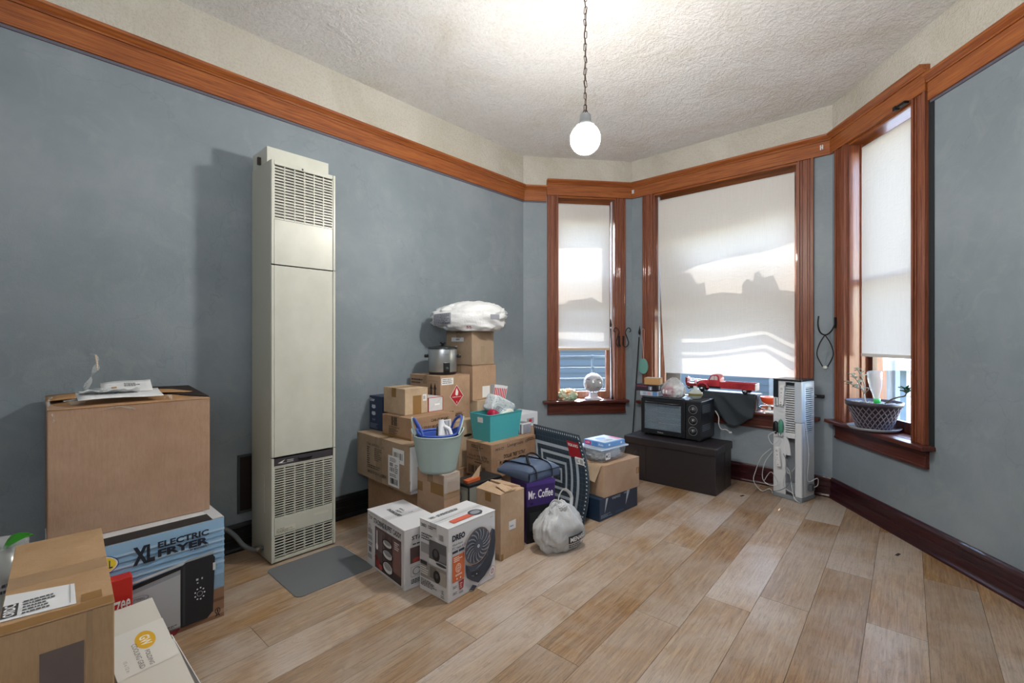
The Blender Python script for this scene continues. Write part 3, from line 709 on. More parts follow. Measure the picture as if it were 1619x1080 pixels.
# red toy box and leaning white carton
rb = uv(.195, -2.210)
carton('red_box', 'small red printed box standing between the fryer box and the leaning white box', rb, AU, .125, .05, 0, .315, mat('red_card', '#c22a22', .4), tape='n', flaps=False,
       R=[('t', '#e8e2de', 'Yahtzee', .15, .62, .95, .80, .02), ('r', '#8e1b16', .0, .0, 1, .05), ('t', '#e8e2de', 'SCORE PADS', .2, .40, .9, .48)], L=[('r', '#a3231c', .1, .1, .9, .9)])
BRp = Vector((-1.032, 1.50, .062)); TRp = Vector((-1.354, 1.733, .230)); ex = (TRp - BRp).normalized()
ey = Vector((-.586, -.81, 0)); ey = (ey - ex * ey.dot(ex)).normalized(); ez = ex.cross(ey)
cg = thing('cooling_rack_box', 'flat white box with a yellow oval emblem leaning beside the taped carton', 'box')
cg.matrix_world = Matrix(((ex.x, ey.x, ez.x, BRp.x), (ex.y, ey.y, ez.y, BRp.y), (ex.z, ey.z, ez.z, BRp.z), (0, 0, 0, 1)))
Lc, Wc, Tc = (TRp - BRp).length, .165, .05
CGW = mat('white_greyboard', '#d3cfc6', .6)
MB().box((0, 0, -Tc), (Lc, Wc, -.002)).obj('carton_body', CGW, cg, bevel=.002)
MB().hexa([(.0, -.004, -.002), (Lc * .5, -.004, -.002), (Lc * .5, Wc, -.002), (0, Wc, -.002)], [(.0, -.004, .001), (Lc * .5, -.004, .0), (Lc * .5, Wc, .0), (0, Wc, .001)]).obj('flap', CGW, cg)
MB().hexa([(-.01, -.020, -.05), (Lc * .55, -.012, -.05), (Lc * .55, -.009, -.05), (-.01, -.017, -.05)], [(-.01, -.022, -.004), (Lc * .55, -.006, -.002), (Lc * .55, -.003, -.002), (-.01, -.019, -.004)]).obj('side_flap', mat('white_paint', '#dcdfe2', .5), cg, bevel=.001)
prints(cg, lambda s, t, q: (Lc - s, Wc - t, .0015 + q), Lc, Wc, [('r', '#dcdad4', .26, 0, .66, 1), ('e', '#e0ae2c', .40, .60, .085, .17, 0), ('t', '#f2ead2', 'GW', .355, .51, .45, .69, .03), ('t', '#8d8a84', 'FOLDING', .50, .52, .64, .60), ('t', '#8d8a84', 'COOLING GRID', .40, .36, .64, .45), ('t', '#a9a69f', '15 x 12 in', .52, .16, .62, .22)], 'label_print')

# plant in a clear bag behind the taped carton
GREEN = mat('fresh_leaf', '#3f9c2e', .35, sub=0); GREEN_D = mat('deep_leaf', '#1f5a2b', .4)
def leaf(parent, base, tip, w, m, bend=.15, name='leaf', roll=0):
    base = Vector(base); tip = Vector(tip); d = tip - base; side = d.cross(Vector((0, 0, 1))); side = side.normalized() if side.length > 1e-5 else Vector((1, 0, 0)); up = side.cross(d).normalized(); side, up = side * cos(roll) + up * sin(roll), up * cos(roll) - side * sin(roll)
    mb = MB()
    def f(s, q):
        ww = w * (sin(pi * min(q ** .8, 1)) ** .75) * (1 - .15 * q)
        return base + d * q + up * (sin(pi * q) * bend * d.length + abs(s - .5) * w * .5) + side * (s - .5) * 2 * ww * .5
    mb.grid(f, 4, 8); return mb.obj(name, m, parent, solid=.0008)
pb = Vector((-1.5075, 1.339, .40))
pl_ = thing('bagged_plant', 'green leafy plant in a clear printed sleeve at the left edge of the photo', 'plant', (pb.x, pb.y, 0))
MB().lathe([(.040, 0), (.048, .16), (.049, .17), (.045, .17), (.044, .15), (.0, .15)], 20).obj('nursery_pot', mat('black_pot', '#222427', .5), pl_)
MB().lathe([(.050, .02), (.055, .18), (.060, .40), (.072, .60)], 24).obj('clear_sleeve', mat('sleeve_film', '#d9dedf', .15, alpha=.35, spec=.8), pl_, solid=.0006)
prints(pl_, lambda s, t, q: (.066 * cos(-1.2 + s / .066), .066 * sin(-1.2 + s / .066), .47 + t), .08, .10, [('lines', '#3a3550', 0, 0, 1, 1, 6)], 'sleeve_print')
for k, (a, r, z0, z1, w) in enumerate(((.05, .115, .585, .628, .042), (.9, .06, .43, .52, .05), (-1.2, .05, .38, .48, .05), (-2.4, .06, .46, .57, .05), (2.2, .06, .48, .58, .05), (-.9, .05, .50, .57, .05))):
    b0 = Vector((.035 * cos(a), .035 * sin(a), z0)); leaf(pl_, b0, (r * cos(a), r * sin(a), z1), w, GREEN if k == 0 else GREEN_D, roll=-.8 if k == 0 else 0)
    MB().sweep([(0, 0, .15), (.012 * cos(a), .012 * sin(a), .3), tuple(b0)], .003, 6).obj('stem', GREEN_D, pl_)

# ------------------------------------------------------------------ cartons in the middle cluster
nb = uv(1.66, -2.275); carton('support_carton', 'reddish brown carton on the floor, half hidden under the wide printed carton', nb, AU, .35, .56, 0, .295, KRAFT_R)
tl = [('lines', K, .27, .62, .33, .72, 0)] if 0 else []
taa = carton('apparel_carton', 'wide brown carton printed in black with two white barcode labels, nearest the heater', (-.594, 2.663), 45.6, .37, .63, .296, .281, KRAFT_G, tape='x', tapem=TAPE_C,
  L=[('t', K, 'TAA APPAREL INC', .22, .77, .56, .83, .015), ('lines', K, .22, .34, .28, .75, 8), ('lines', K, .37, .45, .52, .75, 7), ('lines', K, .23, .25, .53, .34, 2), ('t', K, 'MADE IN BANGLADESH', .24, .14, .60, .21, .015), ('r', TAPE_C, .40, 0, .52, 1), ('l', '#6d5236', [(.395, 1), (.395, .78)], .002),
     ('r', W, .72, .58, .92, .88), ('bars', '#2b2b2b', .74, .66, .90, .80, 9), ('lines', '#555', .73, .60, .9, .64, 1) if 0 else ('lines', '#555555', .73, .60, .90, .65, 1), ('r', W, .64, .05, .84, .70), ('bars', '#2b2b2b', .67, .47, .73, .55, 5), ('bars', '#2b2b2b', .67, .36, .75, .45, 7), ('lines', '#555555', .67, .57, .81, .66, 3), ('lines', '#555555', .76, .34, .82, .54, 5), ('bars', '#2b2b2b', .68, .10, .82, .22, 12), ('lines', '#555555', .67, .25, .81, .32, 2)],
  R=[('r', W, .01, .28, .30, .98), ('r', '#c6c8cc', .02, .0, .18, .25), ('lines', '#8b8b8b', .03, .4, .28, .9, 5)], T=None)
mb = MB(); mb.grid(lambda s, q: (.002 + s * .16, -.006 - .006 * noise.noise(Vector((s * 5, q * 7, 0))), .02 + q * .24), 10, 14); mb.obj('wrinkled_wrap', mat('label_white', '#dcdee0', .4), taa, solid=.0006)
n6 = uv(1.66, -2.338); carton('printed_carton', 'brown carton with black stripes and small print, directly under the small kraft box', n6, AU, .355, .32, .578, .134, KRAFT_R, tape='x', tapem=TAPE_C,
  L=[('r', K, .34, .54, .39, .95), ('r', K, .42, .54, .46, .95), ('r', K, .48, .54, .52, .95), ('r', '#55422f', .34, .70, .52, .76), ('t', K, 'ANTHROPOLOGIE', .25, .42, .62, .50, .01), ('lines', K, .25, .08, .60, .40, 5), ('r', TAPE, 0, 0, 1, .10)],
  R=[('t', K, 'CHK-75 BEAMS', .42, .72, .82, .86, .01), ('t', K, 'CTN: STUDY MIXER', .12, .42, .60, .56, .01), ('lines', K, .1, .15, .5, .35, 2), ('r', W, .68, .28, .88, .72), ('bars', '#2f4a78', .70, .34, .86, .66, 9)])
n7 = Vector((-.678, 2.917)); carton('kraft_box', 'small open-cornered kraft box on top of the printed carton, beside the red-edged white box', n7, AU, .18, .245, .713, .168, KRAFT_L, tape='x', tapem=TAPE,
  R=[('r', TAPE, .33, 0, .70, .72), ('r', W, .76, .48, .93, .74), ('bars', '#444444', .79, .55, .89, .68, 6)])
no = uv(1.70, -2.72); carton('cookware_box', 'dark navy box with pictured pots, wedged against the slate wall behind the kraft box', no, AU, .22, .165, .578, .232, mat('navy_card', '#1d2c49', .4), tape='n', flaps=False,
  L=[('t', '#d9dde4', 'Oster', .06, .84, .42, .94, .02), ('e', '#b9c0cb', .35, .68, .15, .05), ('r', '#b9c0cb', .22, .69, .48, .74), ('e', '#b9c0cb', .35, .48, .15, .05), ('r', '#b9c0cb', .22, .49, .48, .54), ('r', '#8b93a5', .28, .28, .33, .33), ('r', '#8b93a5', .4, .28, .45, .33), ('lines', '#7e86a0', .1, .05, .8, .2, 4)])
n9 = uv(1.895, -2.475); carton('red_edged_box', 'small white box with red edges beside the small kraft box', n9, AU, .12, .16, .713, .094, CARDW, tape='n', flaps=False,
  R=[('l', '#b3222b', [(0, 0), (1, 0), (1, 1), (0, 1), (0, 0)], .004), ('l', '#8f9296', [(.12, .2), (.5, .52), (1, 1)], .0012), ('r', '#ffffff', .42, .42, .78, .54)], L=[('r', '#b3222b', .0, .0, 1, 1)], T=[('l', '#b3222b', [(0, 0), (1, 0), (1, 1), (0, 1), (0, 0)], .004)])
nf = uv(2.031, -2.519); carton('hazard_carton', 'brown carton with a red flammable diamond and twin up arrows, holding the slow cooker', nf, AU, .278, .355, .627, .313, KRAFT, tape='x', tapem=TAPE_C,
  R=[('r', W, .03, .80, .42, .95), ('lines', '#666666', .06, .82, .4, .94, 3), ('p', '#e7e5e2', [(.30, .52), (.53, .30), (.76, .52), (.53, .78)]), ('p', '#b4232e', [(.315, .52), (.53, .315), (.745, .52), (.53, .765)]), ('p', '#efe9e6', [(.48, .56), (.50, .66), (.53, .71), (.58, .62), (.57, .55), (.53, .53)]), ('t', '#efe9e6', 'FLAMMABLE LIQUID', .38, .49, .68, .515, .02), ('t', '#efe9e6', '3', .515, .36, .545, .41, .02),
     ('t', K, 'FROM: UNITED FARM', .04, .16, .42, .20, .02), ('l', K, [(.04, .145), (.80, .155)], .0012), ('l', K, [(.1, .08), (.80, .09)], .0012), ('lines', K, .3, .05, .85, .14, 2)],
  L=[('lines', K, .05, .78, .5, .92, 2), ('r', K, .645, .42, .90, .44), ('p', K, [(.69, .48), (.69, .70), (.665, .70), (.715, .84), (.765, .70), (.74, .70), (.74, .48)]), ('p', K, [(.81, .48), (.81, .70), (.785, .70), (.835, .84), (.885, .70), (.86, .70), (.86, .48)]), ('l', K, [(.64, .38), (.92, .38), (.92, .88), (.64, .88), (.64, .38)], .001)])
n11 = uv(2.022, -2.44); carton('handled_carton', 'pale brown carton with a dark hand hole, under the carton with the red diamond', n11, AU, .31, .43, .300, .326, KRAFT_L, R=[('e', '#1c1713', .62, .66, .13, .03), ('r', '#1c1713', .52, .64, .72, .68)])
n12 = uv(1.985, -2.42); carton('floor_carton', 'brown carton on the floor under the one with the hand hole', n12, AU, .34, .45, 0, .299, KRAFT_R)
nA = uv(2.351, -2.544); 
carton('column_carton', 'top carton of the tall column, with torn white tape, under the white plastic bag', nA, AU, .235, .30, 1.002, .262, KRAFT_G, tape='x', R=[('r', mat('shiny_tape', '#bba98c', .1, alpha=.5), .38, .08, .56, .55), ('l', '#b8a58a', [(.3, .9), (.45, .7)], .001)], L=[('r', W, .22, .68, .70, .80), ('p', W, [(.2, .5), (.45, .56), (.42, .45), (.25, .38)]), ('lines', '#777777', .4, .70, .6, .78, 1)])
carton('column_carton', 'second carton down in the tall column, with a white square label', uv(2.355, -2.54), AU, .25, .30, .738, .262, KRAFT, tape='x', R=[('r', W, .40, .05, .72, .38), ('l', '#c9b391', [(.5, .95), (.62, .7)], .0015)])
carton('column_carton', 'third carton down in the tall column, behind the turquoise bin', uv(2.365, -2.50), AU, .26, .33, .372, .364, KRAFT_L)
carton('column_carton', 'lowest carton of the tall column, standing on the floor', uv(2.36, -2.49), AU, .28, .36, 0, .370, KRAFT_R)
nd = Vector((-.136, 3.026)); carton('plates_carton', 'wide brown carton of paper plates with handwriting, under the turquoise bin', nd, AU, .458, .245, .272, .229, KRAFT_R, tape='x', tapem=TAPE_C,
  R=[('t', K, '24/16 CT', .08, .80, .26, .87, .015), ('t', '#3b3540', 'Livingroom 10', .34, .80, .80, .93, .0), ('t', K, 'DOLLAR TREE "ULTRA"', .26, .52, .74, .64, .02), ('t', K, 'PLATES COATED WHITE PLATES', .18, .36, .84, .47, .02), ('lines', K, .80, .86, .98, .96, 2), ('l', K, [(.11, .36), (.11, .52), (.17, .52), (.17, .36)], .0015)],
  L=[('lines', K, .22, .82, .72, .92, 2), ('l', K, [(.2, .55), (.2, .75), (.55, .75)], .0012), ('t', K, 'DOLLAR TREE ULTRA', .12, .55, .85, .62, .015), ('t', K, '9 INCH COATED PLATES', .05, .46, .92, .53, .015), ('lines', K, .35, .38, .7, .44, 1), ('bars', K, .12, .08, .82, .30, 13), ('l', K, [(.1, .06), (.84, .06), (.84, .32), (.1, .32), (.1, .06)], .0012), ('l', '#e3ddd2', [(.5, .9), (.56, .7), (.62, .5)], .002)])
carton('hidden_carton', 'brown carton on the floor below the paper plates carton', uv(2.17, -2.165), AU, .42, .20, 0, .271, KRAFT)
carton('rear_carton', 'brown carton under the window holding the white box behind the bin', uv(2.66, -2.365), AU, .26, .44, 0, .50, KRAFT)
carton('white_box', 'white box with a small picture behind the turquoise bin', uv(2.67, -2.372), AU, .25, .20, .502, .108, CARDW, tape='n', flaps=False, R=[('r', '#9d9aa0', .45, .2, .8, .6), ('e', '#b3222b', .62, .42, .08, .12), ('lines', '#777777', .1, .2, .38, .5, 2)])
carton('striped_box', 'small box with blue and white stripes beside the turquoise bin', uv(2.545, -2.21), AU, .10, .10, .502, .075, CARDW, tape='n', flaps=False, R=[('r', '#2d4c73', .08 + .13 * k, .0, .14 + .13 * k, .9) for k in range(7)], T=[('r', '#8f9094', .1, .1, .9, .9), ('lines', '#444444', .15, .2, .85, .8, 4)], L=[('r', '#2d4c73', .08 + .18 * k, .0, .16 + .18 * k, .9) for k in range(5)])
n20 = Vector((-.3725, 2.525)); carton('basket_carton', 'upright brown carton with dark tape patches, carrying the pale green basket', n20, AU, .116, .245, 0, .45, KRAFT, tape='x', tapem=TAPE_C, L=[('r', TAPE, .02, .72, .22, .84), ('r', TAPE, .52, .74, .98, .88)], R=[('r', TAPE_C, 0, .70, 1, .96), ('r', '#96704a', .2, .76, .85, .90)])
MB().box((.0, -.002, .35), (.112, .05, .452)).obj('plastic_wrap', mat('clear_film', '#dfe3e4', .12, alpha=.30, spec=.9), bpy.data.objects['basket_carton'])
# dark case behind the tall carton
ncs = uv(1.80, -1.975); cs = carton('organiser_case', 'dark case with a pale panel and round latch, behind the tall carton with open flaps', ncs, AU, .28, .16, 0, .352, mat('black_case', '#1e2022', .4), cat='case', tape='n', flaps=False, rb=.006,
  L=[('r', '#8f9188', .04, .62, .97, .95), ('r', '#a4a69c', .10, .66, .9, .90), ('ring', '#5c6064', .5, .78, .14, .07, .2), ('e', '#8e9296', .5, .78, .09, .045)], R=[('r', '#8f9188', .02, .62, .97, .95)])
MB().hexa([(.02, .03, .352), (.12, .03, .352), (.12, .07, .352), (.02, .07, .352)], [(.02, .03, .366), (.12, .03, .372), (.12, .07, .372), (.02, .07, .366)]).obj('orange_clip', mat('orange_clip', '#c4643c', .5), cs)
MB().hexa([(.05, .05, .354), (.12, .04, .354), (.12, .045, .354), (.05, .055, .354)], [(.13, .05, .425), (.135, .04, .435), (.135, .042, .435), (.13, .052, .425)]).obj('card_strip', KRAFT_L, cs)

# caddy box
K2 = '#33343a'
caddy = carton('buffet_caddy_box', 'white carton of a stacking buffet caddy, left of the fan heater box', (-.510, 2.184), 43.3, .215, .385, 0, .290, CARDW, tape='x', tapem=TAPE_W,
  L=[('l', '#6f7176', [(.03, .03), (.97, .03), (.97, .97), (.03, .97), (.03, .03)], .0012), ('t', K2, '7', .055, .84, .085, .93, .01), ('lines', K2, .1, .86, .17, .92, 2), ('t', K2, 'STACKING BUFFET CADDY', .20, .83, .93, .92, .025),
     ('r', '#5a4a4a', .24, .06, .93, .79), ('r', '#6f6062', .26, .38, .50, .76), ('r', '#3c3236', .24, .06, .93, .20), ('r', '#7a5a58', .70, .20, .93, .74), ('e', '#8a2b2e', .33, .16, .06, .07), ('e', '#a34a44', .40, .12, .05, .05), ('e', '#6d1f24', .28, .24, .04, .05),
     ('e', '#c9cdd2', .585, .60, .11, .055), ('e', '#8e9298', .585, .62, .09, .035), ('e', '#c9cdd2', .595, .42, .12, .07), ('e', '#8e9298', .595, .445, .10, .045), ('e', '#d5d8dc', .60, .20, .12, .09), ('e', '#9a9ea4', .60, .225, .10, .06),
     ('l', '#24252a', [(.46, .10), (.47, .74)], .004), ('l', '#24252a', [(.72, .10), (.71, .74)], .004), ('ring', '#24252a', .585, .60, .13, .08, .1), ('ring', '#24252a', .60, .42, .14, .09, .1), ('ring', '#24252a', .60, .20, .14, .11, .1), ('r', '#d0d3d6', .30, .46, .33, .74), ('e', '#e2e2e2', .315, .46, .03, .06), ('lines', '#cfcfd0', .78, .60, .91, .74, 4),
     ('ring', '#55565a', .11, .74, .03, .04, .2), ('lines', K2, .06, .62, .19, .70, 3), ('lines', K2, .06, .50, .19, .58, 3), ('lines', K2, .06, .40, .19, .46, 2), ('r', '#6b6d72', .09, .28, .16, .37), ('lines', K2, .06, .16, .19, .24, 3)],
  R=[('t', K2, 'STACKING', .18, .80, .95, .87, .02), ('r', '#5a4a4a', .14, .42, .95, .68), ('e', '#c9cdd2', .6, .55, .15, .08), ('e', '#a34a44', .3, .46, .1, .04), ('lines', K2, .2, .71, .9, .75, 1), ('l', K2, [(.16, .20), (.16, .36), (.45, .36), (.45, .20), (.16, .20)], .0012), ('ring', K2, .3, .28, .1, .06, .15), ('lines', K2, .16, .08, .6, .16, 3), ('ring', K2, .75, .28, .12, .07, .1)],
  U=[('t', K2, '7', .50, .62, .53, .72, .01, 0), ('t', K2, 'STACKING BUFFET', .22, .30, .56, .40, .03), ('t', K2, 'CADDY', .32, .44, .46, .51, .03), ('lines', K2, .30, .56, .46, .62, 2)])
NV = '#23293a'
fan_it = [('t', NV, 'DREO', .075, .80, .33, .885, .05), ('t', '#4a5060', 'Whole Room', .075, .735, .28, .765, .01), ('t', '#4a5060', 'PTC Heater & Circulator', .075, .685, .46, .72, .01), ('r', '#2c3040', .075, .635, .185, .668), ('r', '#2c3040', .20, .635, .31, .668),
   ('r', '#cf6a3c', .075, .245, .31, .60), ('lines', '#f3e6de', .10, .51, .29, .585, 3), ('ring', '#f3e6de', .19, .42, .055, .06, .12), ('ring', '#f3e6de', .19, .42, .035, .04, .15), ('l', '#f3e6de', [(.15, .42), (.23, .42)], .002), ('l', '#f3e6de', [(.19, .37), (.19, .47)], .002), ('t', '#f6eee8', '$2000', .13, .315, .26, .345, .03), ('e', '#f3e6de', .16, .28, .012, .014), ('e', '#f3e6de', .23, .28, .012, .014),
   ('p', '#a8323a', [(.19, .23), (.30, .24), (.285, .12), (.215, .11)]), ('lines', '#f0d8d4', .215, .13, .275, .21, 3), ('lines', '#5a6070', .08, .16, .16, .20, 2), ('lines', '#5a6070', .08, .08, .16, .12, 2), ('lines', '#5a6070', .2, .06, .3, .09, 2), ('lines', '#5a6070', .4, .03, .7, .045, 1),
   ('p', '#333b49', [(.46, .145), (.36, .22), (.33, .33), (.33, .42), (.45, .28), (.60, .25), (.80, .40), (.93, .74), (.97, .72), (.985, .55), (.96, .36), (.88, .22), (.74, .12), (.60, .07)]),
   ('p', '#475060', [(.35, .40), (.45, .28), (.60, .255), (.78, .39), (.90, .66), (.93, .74), (.90, .76), (.70, .50), (.45, .35)]), ('p', '#8d94a0', [(.93, .745), (.90, .77), (.84, .82), (.87, .80)]),
   ('p', '#2a303c', [(.40, .22), (.50, .18), (.62, .17), (.66, .21), (.60, .24), (.46, .27)]), ('e', '#12151c', .56, .205, .028, .028), ('e', '#c8ccd4', .56, .21, .012, .010), ('e', '#c8ccd4', .46, .215, .006, .006), ('e', '#c8ccd4', .49, .205, .006, .006), ('p', '#8b93a0', [(.52, .285), (.62, .30), (.68, .33), (.60, .31)]),
   ('e', '#2b3340', .585, .60, .285, .255, .62), ('ring', '#c9a08e', .575, .61, .285, .245, .035, .62), ('e', '#59616f', .575, .61, .27, .232, .62), ]
def blades():
    it = []; cx, cy = .575 * .3135, .61 * .3385; a0 = .62; rx, ry = .265 * .3135, .228 * .3385
    for k in range(34):
        a = 2 * pi * k / 34; pts = []
        for j in range(4):
            f = .36 + .6 * j / 3; q = a + .45 * (j / 3) ** 1.5; x, y = rx * f * cos(q), ry * f * sin(q)
            pts.append(((cx + x * cos(a0) - y * sin(a0)) / .3135, (cy + x * sin(a0) + y * cos(a0)) / .3385))
        it.append(('l', '#b9bec8' if k % 2 == 0 else '#20252f', pts, .0026))
    return it
fan_it += blades() + [('e', '#2a303c', .575, .61, .07, .062, .62), ('e', '#4e5664', .57, .61, .10, .09, .62), ('ring', '#dfe3ea', .57, .61, .022, .022, .5), ('ring', '#b55a52', .875, .15, .075, .075, .06), ('e', '#d9dade', .875, .15, .068, .068), ('ring', '#a8323a', .875, .15, .035, .035, .3), ('t', '#a8323a', 'S', .866, .135, .884, .165, .02),
   ('p', '#3c434f', [(.36, .05), (.44, .11), (.53, .065), (.46, -.0 + .01)]), ('l', '#c8ccd4', [(.375, .055), (.455, .022)], .0015), ('l', '#8b93a0', [(.40, .075), (.485, .04)], .001), ('lines', '#8b90a0', .82, .94, .93, .955, 1)]
dreo = carton('fan_heater_box', 'white box with a large pictured round fan and orange panel, frontmost of the cluster', (-.2887, 2.085), 49.4, .3135, .207, 0, .3385, CARDW, tape='x', tapem=TAPE_W, R=fan_it,
  L=[('t', K2, 'DREO', .07, .90, .26, .945, .03), ('lines', K2, .32, .90, .62, .95, 2), ('lines', K2, .08, .72, .55, .82, 3), ('bars', '#6b6d72', .70, .80, .84, .88, 7), ('r', '#8e9094', .06, .54, .95, .68), ('r', '#5c5e63', .36, .50, .95, .76), ('r', '#77797e', .62, .52, .95, .62), ('e', '#1e2025', .60, .58, .13, .085), ('e', '#4a4c52', .60, .60, .07, .05), ('r', '#b9bbbf', .06, .44, .36, .54), ('e', '#3a3c41', .78, .47, .18, .02),
     ('r', '#8e8a86', .06, .20, .95, .42), ('r', '#6a6663', .40, .24, .62, .40), ('r', '#a5a19c', .74, .20, .95, .38), ('e', '#17181c', .64, .29, .12, .085), ('e', '#4a4c52', .64, .30, .05, .035), ('r', '#2b2c30', .06, .38, .30, .43), ('lines', '#dcdcdc', .08, .24, .36, .36, 4), ('lines', K2, .08, .08, .70, .18, 5), ('t', K2, 'UL', .80, .09, .88, .15, .02), ('lines', K2, .78, .04, .92, .08, 2)],
  T=[('t', K2, 'DREO', .06, .70, .16, .80, .02), ('lines', K2, .20, .68, .75, .80, 2), ('r', '#c9604a', .18, .12, .60, .30), ('e', '#3a3f4a', .70, .24, .13, .16), ('e', '#8a8f99', .70, .24, .09, .10), ('l', '#8b8d91', [(0, .5), (1, .5)], .001)])
tall = carton('tall_carton', 'tall narrow brown carton with loosely open top flaps and a small white sticker', (-.061, 2.482), 47.3, .193, .193, 0, .352, cardboard('tall_kraft', '#b89d82', '#a88d72', '#c5ac93'), tape='n', flaps=False, rb=.003,
  R=[('r', W, .33, .42, .62, .56), ('lines', '#5c6a9a', .38, .46, .58, .49, 1), ('r', TAPE, .0, .0, .1, .1)], L=[('r', TAPE, .38, .86, .62, .998), ('r', TAPE_C, .6, 0, .95, .1)])
TK = MATS['tall_kraft']
MB().hexa([(0, 0, .352), (.193, 0, .352), (.193, .193, .352), (0, .193, .352)], [(.004, .004, .354), (.189, .004, .354), (.189, .189, .354), (.004, .189, .354)]).obj('inner_lid', TK, tall)
MB().hexa([(-.002, 0, .354), (.085, .0, .354), (.085, .19, .354), (-.002, .193, .354)], [(-.002, 0, .358), (.088, .0, .372), (.088, .19, .376), (-.002, .193, .358)]).obj('flap', TK, tall, bevel=.001)
MB().hexa([(.10, .06, .356), (.195, .03, .354), (.195, .19, .354), (.10, .18, .356)], [(.098, .06, .380), (.195, .03, .358), (.195, .19, .358), (.098, .18, .384)]).obj('flap', TK, tall, bevel=.001)
MB().hexa([(.03, -.002, .366), (.12, -.002, .360), (.10, .09, .378), (.05, .09, .378)], [(.03, -.002, .369), (.12, -.002, .363), (.10, .09, .381), (.05, .09, .381)]).obj('flap', TK, tall, bevel=.001)
PUR = mat('purple_card', '#3a2763', .4)
carton('coffee_maker_box', 'purple box with white script lettering, behind the white grocery bag', (.085, 2.690), 28.5, .20, .20, 0, .358, PUR, tape='n', flaps=False, rb=.005,
  R=[('r', '#131216', 0, 0, 1, .60), ('r', '#4b3580', 0, .93, 1, 1), ('t', '#e4e1ea', 'Mr. Coffee', .06, .72, .92, .86, .02), ('r', '#241b3c', .12, .63, .22, .66), ('r', '#2c2e30', .1, .2, .5, .5)])
# right-hand stack
NB = mat('navy_box', '#22344a', .35)
nst = Vector((.572, 3.010)); carton('navy_box', 'flat dark blue box with white slashes on the floor at the right of the cluster', nst, 43, .455, .27, 0, .147, NB, tape='n', flaps=False, rb=.004,
  R=[('p', '#b9c3cc', [(.12, .30), (.155, .95), (.21, .95)]), ('p', '#b9c3cc', [(.66, .30), (.70, .98), (.78, .98)]), ('t', '#aab6c2', 'VASAGLE', .30, .80, .52, .92, .02), ('t', '#aab6c2', 'HOME', .62, .84, .76, .93, .02), ('lines', '#8b9aaa', .03, .12, .30, .28, 3), ('r', '#3a5068', .40, .12, .60, .20)], L=[('lines', '#8b9aaa', .2, .3, .5, .8, 5)])
n29 = Vector((.606, 3.035)); br = carton('open_carton', 'brown carton with a drooping side flap, on the flat dark blue box', n29, 40, .396, .25, .148, .213, KRAFT, tape='x', R=[('r', '#8a5f38', .90, .46, .985, .66), ('r', '#a87f52', .925, .48, .955, .64)], T=[('r', TAPE_C, 0, .3, 1, .5)])
MB().hexa([(-.004, .02, .212), (-.004, .24, .212), (-.002, .24, .212), (-.002, .02, .212)], [(-.035, .05, .10), (-.03, .24, .12), (-.027, .24, .12), (-.032, .05, .10)]).obj('side_flap', KRAFT_L, br, bevel=.001)
# ------------------------------------------------------------------ things on and around the cluster
# slow cooker
sc = uv(2.17, -2.665); t = thing('slow_cooker', 'stainless slow cooker with black lid on the carton with the red diamond', 'slow cooker', (sc.x, sc.y, .942), 0)
STEEL = mat('brushed_steel', '#aeb4b8', .32, .75); BLK = mat('black_plastic', '#1c1d20', .35)
MB().lathe([(.094, 0), (.100, .004), (.100, .018)], 40).obj('base', BLK, t)
MB().lathe([(.098, .018), (.103, .024), (.104, .175), (.102, .185)], 40).obj('body', STEEL, t)
lid = MB().lathe([(.108, .184), (.109, .194), (.100, .200), (.02, .212), (0, .213)], 40).obj('lid', mat('dark_glass_lid', '#2b2e30', .12), t)
MB().lathe([(.010, .210), (.012, .220), (.022, .226), (.02, .236), (0, .238)], 20).obj('lid_knob', BLK, lid)
for s in (-1, 1):
    MB().box((-.03 if s < 0 else .0, -.022, .12), (.0 if s < 0 else .03, .022, .145)).obj('handle', BLK, t, (s * .104, 0, 0), bevel=.008)
ca = -1.15
cp = MB(); cp.box((-.024, -.006, 0), (.024, .004, .068)); c_ = cp.obj('control_panel', BLK, t, (.105 * cos(ca), .105 * sin(ca), .02), (0, 0, ca + pi / 2), bevel=.003)
MB().lathe([(.014, 0), (.013, .012), (0, .013)], 18, M=Matrix.Translation((.105 * cos(ca), .105 * sin(ca), .044)) @ Matrix.Rotation(ca + pi / 2, 4, 'Z') @ Matrix.Rotation(pi / 2, 4, 'X') @ Matrix.Translation((0, 0, .005))).obj('dial', mat('dial_grey', '#3c3f42', .3), t)
prints(t, lambda s, q, e: (.1052 * cos(ca - .25 + s / .105), .1052 * sin(ca - .25 + s / .105), .14 + q), .045, .012, [('t', '#666a70', 'crockpot', 0, 0, 1, 1, .0)], 'cooker_print')

